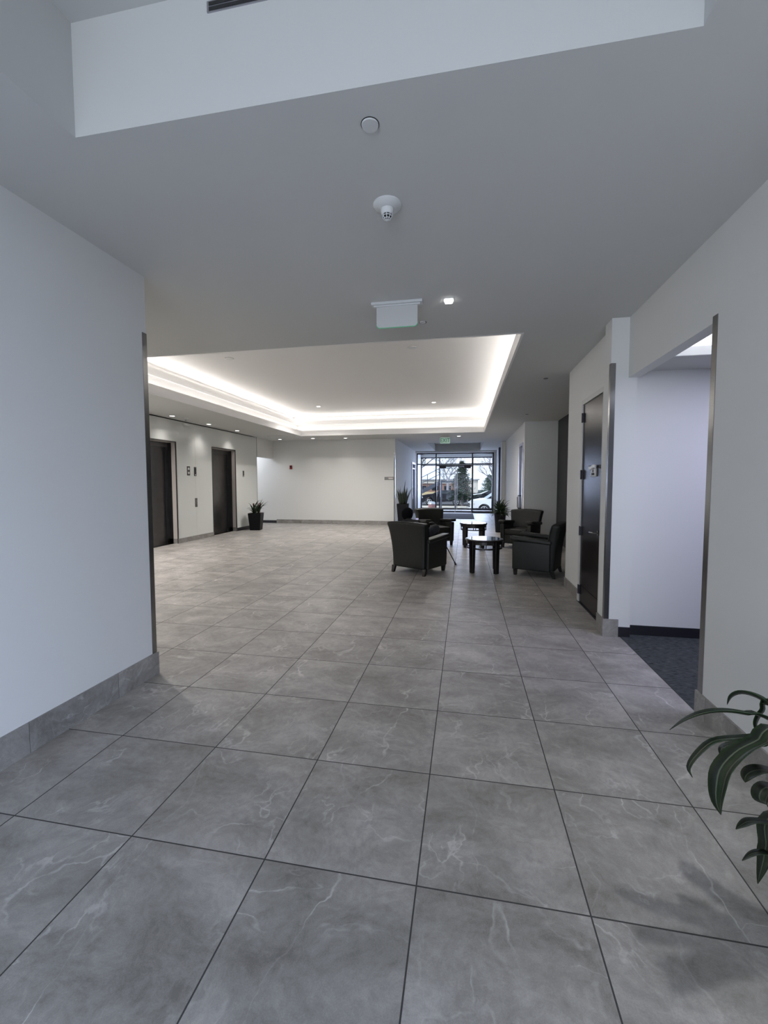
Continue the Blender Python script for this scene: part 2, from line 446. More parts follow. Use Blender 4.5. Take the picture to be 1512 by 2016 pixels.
# ================================================================== SETTING
EX = -5.58      # front face of the elevator wall
BY = 13.1       # front face of the back wall
CX0, CX1 = -1.04, 2.87   # corridor walls
WY = 19.6       # inner storefront
T = 0.6096
struct(slab('floor', 'z', -0.12, 0, -8.3, 5.3, -6.0, 22.0, [(2.885, 5.3, -6.0, 2.95)], 'floor_tile'))
struct(box('floor', (2.885, 5.3, -6.0, 2.95, -0.12, 0.004), 'carpet'))
OX0, OX1, OY1, OZ = -0.345, 2.165, 0.2, 3.53
HX0, HX1, HY0, HY1 = -0.06, 2.09, 15.0, 19.15
struct(slab('ceiling', 'z', CZ, CZ+0.152, -8.3, 5.3, -6.0, 22.0,
     [(OX0, OX1, -5.2, OY1), (TX0, TX1, TY0, TY1), (HX0, HX1, HY0, HY1), (2.90, 5.15, -5.8, 2.94), (-5.95, EX-0.02, 1.4, 11.78)], 'ceiling_paint'))
# black reveal where the glass panels stop short of the ceiling
struct(box('trim_1', (-5.98, EX-0.02, 1.4, 11.8, CZ+0.02, CZ+0.05), 'reveal_dark'))
# raised ceiling over the near end: its four upstands and its top
UP = CZ+0.152
struct(slab('ceiling', 'z', OZ, OZ+0.1, OX0-0.1, OX1+0.1, -5.4, OY1+0.1, [], 'ceiling_paint'))
struct(box('ceiling', (OX0-0.1, OX1+0.1, OY1, OY1+0.1, UP, OZ), 'ceiling_paint'))
struct(box('ceiling', (OX0-0.1, OX0, -5.4, OY1, UP, OZ), 'ceiling_paint'))
struct(box('ceiling', (OX1, OX1+0.1, -5.4, OY1, UP, OZ), 'ceiling_paint'))
# lit tray: tier wall, upper lip, second trough wall, top
def ring(name, off0, off1, z0, z1, m):
    return struct(slab(name, 'z', z0, z1, TX0-off1, TX1+off1, TY0-off1, TY1+off1, [(TX0-off0, TX1+off0, TY0-off0, TY1+off0)], m))
ring('trim_2', -0.004, 0.022, CZ-0.002, UP+0.012, 'tray_paint')      # lower fascia
ring('ceiling', 0.26, 0.30, UP, 3.44, 'tray_paint')
ring('trim_3', 0.20, 0.52, 3.44, 3.475, 'tray_paint')                 # upper shelf
ring('trim_4', 0.20, 0.225, 3.475, 3.575, 'tray_paint')                # upper fascia
ring('ceiling', 0.50, 0.54, 3.475, TZ, 'tray_paint')
struct(slab('ceiling', 'z', TZ, TZ+0.1, TX0-0.54, TX1+0.54, TY0-0.54, TY1+0.54, [], 'tray_paint'))
# coffer in the entrance corridor
struct(slab('ceiling', 'z', CZ+0.32, CZ+0.40, HX0-0.1, HX1+0.1, HY0-0.1, HY1+0.1, [], 'ceiling_paint'))
struct(slab('ceiling', 'z', UP, CZ+0.32, HX0-0.1, HX1+0.1, HY0-0.1, HY1+0.1, [(HX0, HX1, HY0, HY1)], 'ceiling_paint'))

# walls
WL, WLY = -1.0, 1.37
struct(box('wall_left', (-1.15, WL, -5.9, WLY, 0, CZ), 'wall_paint'))
struct(box('wall_front', (-8.2, -1.15, WLY-0.15, WLY, 0, CZ), 'wall_paint'))
struct(slab('wall_elevator', 'x', EX-0.27, EX, WLY, 11.75, 0, 3.022, [(6.53, 7.70, 0, 2.50), (9.18, 10.40, 0, 2.50)], 'glass_panel'))
struct(box('wall_shaft', (-6.1, EX-0.285, WLY, 11.75, 0, CZ), 'dark_wall'))
struct(box('wall_corridor_side', (-8.2, -6.1, 11.6, 11.75, 0, CZ), 'wall_paint'))
struct(box('wall_header', (EX-0.20, EX-0.05, 11.75, BY, 2.40, CZ), 'wall_paint'))
struct(box('wall_back', (-8.2, CX0, BY, BY+0.15, 0, CZ), 'wall_paint'))
struct(box('wall_corridor_end', (-8.3, -8.2, WLY, BY+0.15, 0, CZ), 'wall_paint'))
struct(slab('wall_entrance_left', 'x', CX0-0.15, CX0, BY+0.15, 22.0, 0, CZ, [(17.75, 19.0, 0, 2.45)], 'wall_paint'))
struct(slab('wall_entrance_right', 'x', CX1, CX1+0.15, 9.7, 22.0, 0, CZ, [(9.86, 10.60, 0, 2.54)], 'wall_paint'))
struct(box('wall_pilaster', (2.735, CX1, 14.9, 15.35, 0, CZ), 'wall_paint'))
struct(box('wall_alcove_far', (CX1+0.15, 3.83, 9.7, 9.85, 0, CZ), 'wall_paint'))
struct(box('wall_alcove_face', (CX1, 3.67, 9.69, 9.70, 0, CZ), 'wall_paint'))
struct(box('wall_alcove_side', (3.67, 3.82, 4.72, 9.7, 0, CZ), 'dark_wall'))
struct(box('wall_alcove_near', (2.97, 3.67, 4.72, 4.87, 0, CZ), 'wall_paint'))
DX = 2.82
struct(slab('wall_right_mid', 'x', DX, 2.97, 3.06, 4.87, 0, CZ, [(3.33, 4.10, 0, 2.46)], 'wall_paint'))
struct(box('wall_pier', (2.735, 2.97, 2.87, 3.06, 0, CZ), 'wall_paint'))
WR = 2.89
struct(slab('wall_right', 'x', WR, WR+0.10, -5.9, 1.50, 0, CZ, [(-5.05, -2.05, 0.12, 2.4)], 'wall_paint'))
struct(box('wall_room_near', (WR+0.10, 5.2, -1.9, -1.8, 0, CZ), 'wall_paint'))
bm = bmesh.new()
for y in (-5.05, -3.58, -2.09): bx(bm, WR+0.045, WR+0.085, y, y+0.04, 0.12, 2.4)
for z in (0.12, 2.36): bx(bm, WR+0.045, WR+0.085, -5.05, -2.05, z, z+0.04)
struct(fin('window_4', bm, 'black_metal'))  # invented frame, out of view, around the added side fill light
struct(box('wall_right_header', (WR, WR+0.10, 1.50, 2.87, 2.49, CZ), 'wall_paint'))
struct(box('wall_room_far', (2.97, 5.2, 2.95, 3.05, 0, CZ), 'wall_paint'))
struct(box('wall_room_side', (5.2, 5.3, -5.9, 3.05, 0, CZ), 'wall_paint'))
LX0, LX1, LY0, LY1 = 3.06, 3.66, 1.25, 2.46
struct(slab('ceiling', 'z', 2.56, 2.60, WR+0.10, 5.2, -5.8, 2.95, [(LX0, LX1, LY0, LY1)], 'ceiling_paint'))
struct(slab('wall_rear', 'y', -6.0, -5.9, -1.15, 5.3, 0, OZ, [(-0.75, 2.65, 0.15, 3.3)], 'wall_paint'))
struct(box('wall_rear_upper', (-1.15, 5.3, -6.0, -5.4, UP, OZ+0.1), 'wall_paint'))
# closes the void behind the near right room
struct(box('wall_service', (3.82, 5.3, 3.05, 3.2, 0, CZ), 'wall_paint'))
bm = bmesh.new()
for x in (-0.75, 0.38, 1.48, 2.60): bx(bm, x, x+0.05, -5.97, -5.92, 0.15, 3.3)
for z in (0.15, 2.25, 3.25): bx(bm, -0.75, 2.65, -5.97, -5.92, z, z+0.05)
struct(fin('window_2', bm, 'black_metal'))

# stone and vinyl baseboards
BH = 0.172
def base(name, x0, x1, y0, y1, h=BH, m='stone_base'): return struct(box(name, (x0, x1, y0, y1, 0, h), m, bev=0.002, seg=1))
bm = bmesh.new(); bx(bm, WL, WL+0.013, -5.9, WLY+0.013, 0, BH); bx(bm, -6, WL, WLY, WLY+0.013, 0, BH)
struct(fin('baseboard_left', bm, 'stone_base'))
base('baseboard_elevator', EX, EX+0.012, 7.70, 9.18, 0.12)
base('baseboard_elevator', EX-0.262, EX+0.012, 7.686, 7.70, 0.12)
base('baseboard_elevator', EX-0.262, EX+0.012, 10.386, 10.40, 0.12)
base('baseboard_elevator', EX, EX+0.012, 2.0, 6.53, 0.12)
base('baseboard_elevator', EX, EX+0.008, 10.40, 11.75, 0.10, 'vinyl_base')
base('baseboard_back', EX+0.05, CX0, BY-0.013, BY, 0.14)
base('baseboard_back', -8.2, EX+0.05, BY-0.008, BY, 0.10, 'vinyl_base')
base('baseboard_entrance_left', CX0, CX0+0.013, BY, 17.75, 0.14)
base('baseboard_entrance_right', CX1-0.013, CX1, 10.66, 14.9, 0.14)
base('baseboard_alcove', CX1, 3.67, 9.677, 9.69, 0.14)
base('baseboard_right_mid', DX-0.013, DX, 4.16, 4.883, 0.14)
bm = bmesh.new(); bx(bm, 2.722, 2.735, 2.857, 3.073, 0, BH); bx(bm, 2.735, 2.862, 2.857, 2.87, 0, BH); bx(bm, 2.735, DX, 3.06, 3.073, 0, BH); bx(bm, DX-0.013, DX, 3.073, 3.27, 0, BH)
struct(fin('baseboard_pier', bm, 'stone_base'))
base('baseboard_pier', 2.862, 2.97, 2.862, 2.87, 0.10, 'vinyl_base')
bm = bmesh.new(); bx(bm, WR-0.013, WR, -5.9, 1.513, 0, 0.15); bx(bm, WR, WR+0.1, 1.50, 1.513, 0, 0.15)
struct(fin('baseboard_right', bm, 'stone_base'))
base('baseboard_room', 2.97, 5.2, 2.942, 2.95, 0.10, 'vinyl_base')
# brushed steel corner guards
def guard(n, x, y, sx, sy, z0, z1, w=0.042, t=0.003):
    bm = bmesh.new()
    xs = sorted((x, x+sx*w)); ys = sorted((y, y+sy*w))
    bx(bm, xs[0], xs[1], min(y, y-sy*t), max(y, y-sy*t), z0, z1)
    bx(bm, min(x, x-sx*t), max(x, x-sx*t), min(y-sy*t, ys[0] if sy > 0 else ys[1]) if sy > 0 else ys[0], ys[1] if sy > 0 else y-sy*t, z0, z1)
    return struct(fin('trim_%d' % n, bm, 'steel'))
guard(5, WL, WLY, -1, -1, BH, 2.63)
guard(6, 2.735, 2.87, 1, 1, BH, 2.63)
guard(7, WR, 1.50, 1, -1, 0.15, 2.53, w=0.05)
guard(8, CX0, BY, -1, 1, 0.14, 2.60, w=0.05)
guard(9, EX, 11.75, -1, -1, 0.0, CZ, w=0.02)
for k, y in ((10, 8.44), (11, 6.9)):
    struct(box('trim_%d' % k, (EX-0.001, EX+0.0012, y-0.002, y+0.002, 0.12 if k == 10 else 2.52, 3.02), 'steel_light'))

# ---------------- elevator doors
def elevator(n, y0, y1):
    e = sempty('door_%d' % n)
    xf = EX-0.005
    z1 = 2.50
    # portal lining (three sides) of brushed steel and the doors deep inside
    bm = bmesh.new()
    bx(bm, EX-0.262, EX+0.006, y0-0.012, y0+0.012, 0, z1)
    bx(bm, EX-0.262, EX+0.006, y0, y1, z1-0.012, z1+0.012)
    bx(bm, EX-0.262, EX-0.22, y1-0.11, y1-0.012, 0, z1-0.012)
    bx(bm, EX-0.262, EX-0.20, y0+0.012, y1-0.11, z1-0.13, z1-0.012)
    fin('frame', bm, 'steel_dark', e)
    bm = bmesh.new()
    bx(bm, EX-0.125, EX-0.008, y1-0.012, y1+0.004, 0.12, z1-0.012)
    fin('jamb_panel', bm, 'steel_light', e)
    box('jamb_return', (EX-0.22, EX-0.125, y1-0.014, y1+0.002, 0.0, z1-0.012), 'steel_dark', e)
    box('corner_strip', (EX-0.012, EX+0.008, y1-0.016, y1+0.008, 0.0, z1+0.01), 'steel_dark', e)
    box('portal_light_strip', (EX-0.20, EX-0.03, y0+0.05, y1-0.05, z1-0.020, z1-0.013), 'steel_light', e)
    ys = y0+(y1-0.11-y0)*0.64
    box('door_panel', (EX-0.262, EX-0.240, y0+0.012, ys-0.004, 0.005, z1-0.12), 'steel_dark', e)
    box('door_panel', (EX-0.275, EX-0.252, ys-0.004, y1-0.11, 0.005, z1-0.12), 'steel_dark', e)
    box('sill', (EX-0.27, EX-0.10, y0+0.012, y1-0.012, 0.001, 0.006), 'steel', e)
elevator(2, 6.53, 7.70)
elevator(3, 9.18, 10.40)

def plate(name, label, cat, y, z, w, h, kind, group=None):
    t = thing(name, label, cat, (EX, y, z))
    if group: t['group'] = group
    box('face_plate', (0.0, 0.008, -w/2, w/2, -h/2, h/2), 'steel_dark', t, bev=0.002, seg=1)
    if kind == 'arrows':
        for s in (1, -1):
            bm = bmesh.new()
            extr(bm, [(-w*0.28, s*h*0.25-s*h*0.13), (w*0.28, s*h*0.25-s*h*0.13), (w*0.28, s*h*0.25), (0, s*h*0.25+s*h*0.13), (-w*0.28, s*h*0.25)], 0.008, 0.012, lambda a, b, c: (c, a, b))
            fin('arrow_lens', bm, 'white_plastic', t)
    elif kind == 'single':
        box('lens', (0.008, 0.011, -w*0.2, w*0.2, -h*0.28, h*0.38), 'car_glass', t)
        box('lens_lower', (0.008, 0.011, -w*0.2, w*0.2, -h*0.42, -h*0.33), 'white_plastic', t)
    else:
        for zz in (0.045, -0.03):
            bm = bmesh.new(); cyl(bm, (0.008, 0, zz), (0.014, 0, zz), 0.018, n=16)
            fin('call_button', bm, 'steel', t)
    return t
plate('floor_indicator', 'dark metal plate with up and down arrows on white elevator wall', 'elevator indicator', 8.15, 1.81, 0.115, 0.235, 'arrows')
plate('floor_indicator', 'narrow dark metal plate beside the arrow plate, between elevator doors', 'elevator indicator', 8.42, 1.80, 0.095, 0.235, 'single')
plate('call_button_plate', 'vertical steel call plate low on wall between two elevator doors', 'elevator call plate', 8.43, 0.985, 0.095, 0.235, 'call')
plate('floor_indicator', 'narrow dark metal plate right of far elevator door, above bromeliad planter', 'elevator indicator', 10.85, 1.79, 0.085, 0.20, 'single')

# ---------------- right hand wooden door
d1 = sempty('door_1')
Y0, Y1, ZT = 3.33, 4.10, 2.46
bm = bmesh.new()
bx(bm, DX-0.012, DX+0.10, Y0-0.055, Y0, 0, ZT+0.055); bx(bm, DX-0.012, DX+0.10, Y1, Y1+0.055, 0, ZT+0.055); bx(bm, DX-0.012, DX+0.10, Y0, Y1, ZT, ZT+0.055)
fin('door_frame', bm, 'frame_paint', d1)
box('door_leaf', (DX+0.002, DX+0.046, Y0+0.003, Y1-0.003, 0.008, ZT-0.003), 'door_wood', d1)
for z in (0.16, 0.90, 1.60, 2.30):
    bm = bmesh.new(); bx(bm, DX-0.0145, DX+0.004, Y1-0.032, Y1-0.004, z-0.055, z+0.055); bx(bm, DX-0.0145, DX-0.012, Y1-0.004, Y1+0.03, z-0.055, z+0.055); cyl(bm, (DX-0.018, Y1-0.003, z-0.058), (DX-0.018, Y1-0.003, z+0.058), 0.007, n=10)
    fin('hinge', bm, 'black_metal', d1)
bm = bmesh.new()
cyl(bm, (DX+0.002, Y0+0.075, 0.95), (DX-0.010, Y0+0.075, 0.95), 0.028, n=20)
tube(bm, [(DX-0.008, Y0+0.075, 0.95), (DX-0.055, Y0+0.075, 0.95), (DX-0.06, Y0+0.10, 0.95), (DX-0.058, Y0+0.19, 0.945)], 0.009)
fin('lever_handle', bm, 'steel', d1, True)
box('kick_plate', (DX-0.001, DX+0.003, Y0+0.02, Y1-0.02, 0.02, 0.22), 'door_wood', d1)
sg = thing('restroom_sign', 'small beige plaque with wavy silver crest on the dark wooden door', 'sign', (DX+0.002, 3.62, 1.625))
box('plaque', (-0.012, 0, -0.095, 0.095, -0.055, 0.035), 'frame_paint', sg, bev=0.003)
bm = bmesh.new()
top = [(-0.13+0.25*i/20, 0.070+0.010*math.sin(i/20*2*PI*1.0+PI)) for i in range(21)]
bot = [(x, y-0.034) for x, y in top[::-1]]
extr(bm, top+bot, -0.030, -0.014, lambda a, b, c: (c, -a, b))
wv = fin('wave_crest', bm, 'white_trim', sg); wv['label'] = 'silver wavy crest'
bm = bmesh.new(); bx(bm, -0.014, -0.012, -0.05, 0.05, -0.038, -0.014); fin('lettering_bar', bm, 'reveal_dark', sg)
bm = bmesh.new(); cyl(bm, (-0.012, 0, 0.016), (-0.0145, 0, 0.016), 0.012, n=12); bx(bm, -0.0145, -0.012, -0.014, 0.014, -0.006, 0.008); fin('pictogram', bm, 'reveal_dark', sg)
struct(box('trim_12', (DX-0.02, DX+0.1, Y0-0.05, Y1+0.05, 0.0005, 0.003), 'black_metal'))

# ---------------- back wall details
s2 = thing('wall_sign', 'small grey metal name plate at the right end of the back wall', 'sign', (-1.255, BY, 1.65))
box('plate', (-0.165, 0.165, -0.012, 0, -0.055, 0.055), 'steel', s2, bev=0.002, seg=1)
box('insert', (-0.02, 0.14, -0.015, -0.012, -0.025, 0.03), 'steel_light', s2)
fa = thing('fire_alarm', 'small dark red fire alarm box on the white back wall', 'fire alarm', (-4.93, BY, 2.07))
box('housing', (-0.045, 0.045, -0.04, 0, -0.07, 0.07), 'red_plastic', fa, bev=0.005)
box('strobe', (-0.03, 0.03, -0.055, -0.04, 0.0, 0.05), 'car_glass', fa, bev=0.004)

# ---------------- glass doors along the corridor
def glass_door_x(n, x, y0, y1, zt, side):
    e = sempty('door_%d' % n)
    bm = bmesh.new()
    bx(bm, x-0.03, x+0.16, y0, y0+0.06, 0, zt); bx(bm, x-0.03, x+0.16, y1-0.06, y1, 0, zt); bx(bm, x-0.03, x+0.16, y0+0.06, y1-0.06, zt-0.07, zt)
    fin('door_frame', bm, 'alu', e)
    bm = bmesh.new()
    bx(bm, x+0.04, x+0.085, y0+0.065, y0+0.15, 0.01, zt-0.075); bx(bm, x+0.04, x+0.085, y1-0.15, y1-0.065, 0.01, zt-0.075)
    bx(bm, x+0.04, x+0.085, y0+0.15, y1-0.15, 0.01, 0.22); bx(bm, x+0.04, x+0.085, y0+0.15, y1-0.15, zt-0.20, zt-0.075)
    fin('door_rail', bm, 'black_metal', e)
    box('glass_pane', (x+0.058, x+0.066, y0+0.15, y1-0.15, 0.22, zt-0.20), 'glass', e)
    bm = bmesh.new()
    hy = y0+0.11 if side > 0 else y1-0.11
    hy = y1-0.11
    tube(bm, [(x+0.04, hy, 0.80), (x-0.05*1, hy, 0.80), (x-0.06, hy, 0.84), (x-0.06, hy, 1.10), (x-0.05, hy, 1.14), (x+0.04, hy, 1.14)], 0.012)
    fin('pull_handle', bm, 'black_metal', e, True)
    box('dark_room_face', (x+0.17, x+0.19, y0-0.05, y1+0.05, 0, zt+0.1), 'stucco_far', e)
glass_door_x(4, CX1, 9.86, 10.60, 2.54, 1)
e5 = sempty('door_5')
bm = bmesh.new(); bx(bm, CX0-0.13, CX0+0.035, 17.75, 17.82, 0, 2.45); bx(bm, CX0-0.13, CX0+0.035, 18.93, 19.0, 0, 2.45); bx(bm, CX0-0.13, CX0+0.035, 17.82, 18.93, 2.37, 2.45); bx(bm, CX0-0.13, CX0+0.02, 17.82, 18.93, 2.15, 2.19)
fin('door_frame', bm, 'alu', e5)
box('glass_pane', (CX0-0.07, CX0-0.06, 17.82, 18.93, 0.01, 2.37), 'glass', e5)
box('dark_room_face', (CX0-0.30, CX0-0.28, 17.6, 19.1, 0, 2.55), 'steel_dark', e5)
bm = bmesh.new(); tube(bm, [(CX0-0.06, 17.93, 0.75), (CX0+0.05, 17.93, 0.78), (CX0+0.05, 17.93, 1.25), (CX0-0.06, 17.93, 1.28)], 0.014)
fin('pull_handle', bm, 'steel', e5, True)

# ---------------- entrance storefronts
MX = (-0.04, 1.735)
def storefront(n, y, x0, x1, zb, zt, ztr, mull, closers, m='black_metal'):
    e = sempty('window_%d' % n)
    bm = bmesh.new()
    for x in (x0, mull[0]-0.03, mull[1]-0.03, x1-0.06): bx(bm, x, x+0.06, y-0.05, y+0.05, 0, zt)
    bx(bm, x0, x1, y-0.05, y+0.05, zt-0.06, zt); bx(bm, x0, x1, y-0.05, y+0.05, ztr-0.025, ztr+0.025)
    bx(bm, x0, mull[0], y-0.05, y+0.05, 0, 0.10); bx(bm, mull[1], x1, y-0.05, y+0.05, 0, 0.10)
    fin('window_frame', bm, m, e)
    for (a, b) in ((x0+0.06, mull[0]-0.03), (mull[0]+0.03, mull[1]-0.03), (mull[1]+0.03, x1-0.06)):
        box('glass_pane', (a, b, y-0.004, y+0.004, ztr+0.025, zt-0.06), 'glass', e)
    for (a, b) in ((x0+0.06, mull[0]-0.03), (mull[1]+0.03, x1-0.06)):
        box('glass_pane', (a, b, y-0.004, y+0.004, 0.10, ztr-0.025), 'glass', e)
    mid = (mull[0]+mull[1])/2+0.06
    for (a, b, s) in ((mull[0]+0.035, mid-0.004, 1), (mid+0.004, mull[1]-0.035, -1)):
        d = box('glass_door', (a+0.02, b-0.02, y-0.006, y+0.006, 0.09, ztr-0.10), 'glass', e)
        bm = bmesh.new(); bx(bm, a, b, y-0.022, y+0.022, 0.01, 0.09); bx(bm, a, b, y-0.022, y+0.022, ztr-0.10, ztr-0.03)
        fin('door_rail', bm, m, d)
        hx = b-0.05 if s > 0 else a+0.05
        box('door_edge', (min(hx+s*0.03, hx+s*0.045), max(hx+s*0.03, hx+s*0.045), y-0.008, y+0.008, 0.09, ztr-0.10), 'alu', d)
        bm = bmesh.new(); tube(bm, [(hx, y-0.01, 0.85), (hx, y-0.07, 0.85), (hx, y-0.07, 1.25), (hx, y-0.01, 1.25)], 0.012); fin('pull_handle', bm, 'alu', d, True)
        if closers:
            cx = a+0.33 if s > 0 else b-0.33
            cx = 0.30 if s > 0 else 1.50
            bm = bmesh.new(); bx(bm, cx-0.16, cx+0.16, y-0.12, y-0.022, ztr-0.22, ztr-0.08, bev=0.015); bx(bm, cx-0.02, cx+0.30*s if s > 0 else cx+0.02, y-0.10, y-0.07, ztr-0.08, ztr-0.06) if s > 0 else bx(bm, cx-0.30, cx+0.02, y-0.10, y-0.07, ztr-0.08, ztr-0.06)
            fin('door_closer', bm, m, d)
storefront(1, WY, -1.02, 2.76, 0, 2.97, 2.42, MX, True)
storefront(3, 21.9, -1.04, 2.87, 0, 2.90, 2.46, (0.0, 1.80), False)
struct(box('trim_13', (2.76, CX1, WY-0.05, WY+0.05, 0, CZ), 'white_trim'))
struct(box('trim_14', (-1.04, 2.87, 19.3, WY+0.05, 2.97, CZ), 'white_trim'))
struct(box('trim_15', (2.79, CX1, 17.0, 17.35, 0, CZ-0.05), 'stair_steel'))
struct(box('trim_16', (-1.04, 2.87, 21.85, 22.0, 2.90, CZ), 'white_trim'))

em = tag(box('entrance_mat', (0.16, 1.78, 16.0, 19.0, 0.0, 0.012), 'mat_black', bev=0.004), 'black entrance mat on the tiles in front of the glass doors', 'door mat')

# ================================================================== CEILING FITTINGS
def downlight(label, x, y, z=CZ, r=0.055, power=28, square=False, color=LED, spot=105):
    t = thing('ceiling_downlight', label, 'ceiling light', (x, y, z))
    bm = bmesh.new()
    if square:
        bx(bm, -r-0.012, r+0.012, -r-0.012, r+0.012, -0.004, 0.0)
        fin('trim_ring', bm, 'white_plastic', t)
        box('lens', (-r, r, -r, r, -0.022, -0.004), 'lamp_glow', t, bev=0.008)
    else:
        lathe(bm, [(r, -0.001), (r+0.018, -0.001), (r+0.016, -0.006), (r, -0.008)], 24, close=False)
        fin('trim_ring', bm, 'white_plastic', t)
        bm = bmesh.new(); lathe(bm, [(0.002, -0.003), (r, -0.003), (r, -0.006), (0.002, -0.006)], 24)
        fin('lens', bm, 'lamp_glow', t)
    if power:
        light('downlight_beam', 'SPOT', (x, y, z-0.03), power, color, spot=R(spot), blend=1.0, radius=0.05)
    return t
row = 'recessed downlights along the elevator wall'
downlight('leftmost round downlight in view above the elevator wall, left of smoke detector', -5.27, 7.2)
downlight('round recessed downlight in the ceiling before far elevator door, middle of three', -5.27, 8.6)
downlight('round recessed downlight in the ceiling above the far elevator door', -5.27, 10.0)
downlight('leftmost round downlight along the top of the back wall', -5.10, 12.55, r=0.06, power=14)
downlight('middle round downlight along the top of the back wall', -3.85, 12.5, r=0.06, power=14)
downlight('round downlight along the back wall, rightmost of three left of the corridor', -2.70, 12.6, r=0.06, power=14)
downlight('round downlight in the ceiling just right of the lit exit sign', 1.17, 12.7, r=0.06)
downlight('bright square ceiling light just right of the blank hanging exit sign', 1.235, 2.19, r=0.032, power=10, square=True)
downlight('small round downlight at the far left of the lit tray ceiling', -2.86, 10.35, TZ, power=500, spot=150)
downlight('small round downlight at the far right of the lit tray ceiling', 0.508, 10.36, TZ, power=330, spot=150)
for yy_, lab_ in ((5.75, 'added unseen downlight before the near elevator door'), (4.3, 'added downlight on the elevator side, hidden by the left wall'), (2.6, 'added downlight at the near end of the elevator side, hidden by left wall')):
    downlight(lab_, -5.27, yy_, power=300, spot=140)  # unseen lamps added to brighten the lobby
downlight('added downlight just behind the left wall end, hidden from the hall', -2.3, 2.2, power=150, spot=140)  # another out-of-view lamp, added for more lobby light
# lamps off frame over the near end of the hall
downlight('square ceiling light above the striped plant', 2.72, 0.06, r=0.035, power=105, square=True, color=(0.92, 0.95, 1.0), spot=62)

def smoke(label, x, y, z=CZ, s=1.0):
    t = thing('smoke_detector', label, 'smoke detector', (x, y, z))
    bm = bmesh.new(); lathe(bm, [(0.078*s, 0), (0.078*s, -0.006*s), (0.070*s, -0.014*s), (0.045*s, -0.024*s), (0.036*s, -0.026*s)], 36); fin('base', bm, 'white_plastic', t, True)
    bm = bmesh.new(); lathe(bm, [(0.036*s, -0.024*s), (0.034*s, -0.05*s), (0.029*s, -0.056*s), (0.027*s, -0.056*s)], 32); fin('sensor_head', bm, 'white_plastic', t, True)
    bm = bmesh.new(); lathe(bm, [(0.0245*s, -0.055*s), (0.022*s, -0.070*s), (0.013*s, -0.079*s), (0.004*s, -0.081*s)], 24); fin('sensor_mesh', bm, 'reveal_dark', t, True)
    bm = bmesh.new()
    for k in range(8):
        a = 2*PI*k/8; ca, sa = math.cos(a), math.sin(a)
        tube(bm, [(0.0275*s*ca, 0.0275*s*sa, -0.055*s), (0.0245*s*ca, 0.0245*s*sa, -0.070*s), (0.015*s*ca, 0.015*s*sa, -0.0805*s), (0.0, 0.0, -0.084*s)], 0.0024*s, 5)
    for rr, zz in ((0.0255, -0.064), (0.0185, -0.077)):
        tube(bm, [(rr*s*math.cos(2*PI*k/20), rr*s*math.sin(2*PI*k/20), zz*s) for k in range(21)], 0.0022*s, 5)
    fin('cage', bm, 'white_plastic', t)
    return t
smoke('white smoke detector with caged sensor hanging from the near ceiling', 0.945, 0.90, s=1.0)
smoke('small smoke detector on ceiling beside the first elevator downlight', -5.18, 7.55, s=0.9)
def disk(label, x, y, z, r, m='white_plastic', name='ceiling_disk'):
    t = thing(name, label, 'ceiling cap', (x, y, z))
    bm = bmesh.new(); lathe(bm, [(r, 0), (r, -0.004), (r*0.96, -0.008), (0.003, -0.009)], 32); fin('cap', bm, m, t, True)
    bm = bmesh.new(); lathe(bm, [(r+0.003, -0.0005), (r+0.003, -0.002), (r, -0.0025)], 32, close=False); fin('gap_ring', bm, 'reveal_dark', t)
    return t
disk('flat round white cover plate on the near ceiling, ahead of smoke detector', 0.967, 0.373, CZ, 0.037)
disk('flat round cap on the lit tray ceiling, near its left front edge', -2.81, 5.55, TZ, 0.075)
disk('flat round cap on the lit tray ceiling above the seating, near front edge', 0.508, 5.54, TZ, 0.075)


disk('tiny dark sprinkler cap on ceiling by the alcove wall end', 2.55, 5.15, CZ, 0.03, 'steel_dark', 'sprinkler_cap')
disk('tiny round cap on ceiling before the pale alcove wall', 2.75, 8.5, CZ, 0.03, 'steel_dark', 'sprinkler_cap')
t = thing('ceiling_ring', 'black half-open ring in the ceiling beside the blank exit sign', 'ceiling ring', (0.97, 2.64, CZ))
bm = bmesh.new(); lathe(bm, [(0.018, -0.001), (0.036, -0.001), (0.034, -0.006), (0.02, -0.006)], 24, close=False); fin('ring', bm, 'reveal_dark', t)
bm = bmesh.new(); lathe(bm, [(0.003, -0.002), (0.03, -0.002), (0.029, -0.010), (0.003, -0.012)], 20, c=(0, -0.010, 0)); fin('plug', bm, 'white_plastic', t)

# hanging exit sign seen from its blank back
t = thing('exit_sign', 'blank back of a hanging white exit sign with green lower edge', 'exit sign', (0.797, 2.15, CZ), R(0))
box('ceiling_plate', (-0.22, 0.22, -0.035, 0.035, -0.022, 0.0), 'white_plastic', t, bev=0.003)
box('holder', (-0.20, 0.20, -0.014, 0.014, -0.034, -0.022), 'white_plastic', t)
def rrect(w, h, r, topr=False):
    pts = []
    for (cx, cy, a0) in ((-w/2+r, -h+r, 180), (w/2-r, -h+r, 270)):
        for k in range(7):
            a = R(a0+90*k/6); pts.append((cx+r*math.cos(a), cy+r*math.sin(a)))
    return pts+[(w/2, 0), (-w/2, 0)]
bm = bmesh.new(); extr(bm, [(x, y-0.03) for x, y in rrect(0.355, 0.178, 0.03)], -0.004, 0.004, lambda a, b, c: (a, c, b)); fin('panel', bm, 'frame_paint', t)
bm = bmesh.new()
for i, (x, y) in enumerate(rrect(0.357, 0.180, 0.031)[:14]): pass
pr = [(x, y-0.03) for x, y in rrect(0.357, 0.181, 0.031)[:14]]
tube(bm, [(x, 0.0, z) for x, z in pr], 0.003, 6); g = fin('edge', bm, 'green_glow', t); g['label'] = 'glowing green rim'
t = thing('exit_sign', 'small lit exit sign with green letters before the entrance corridor', 'exit sign', (0.705, 12.95, CZ))
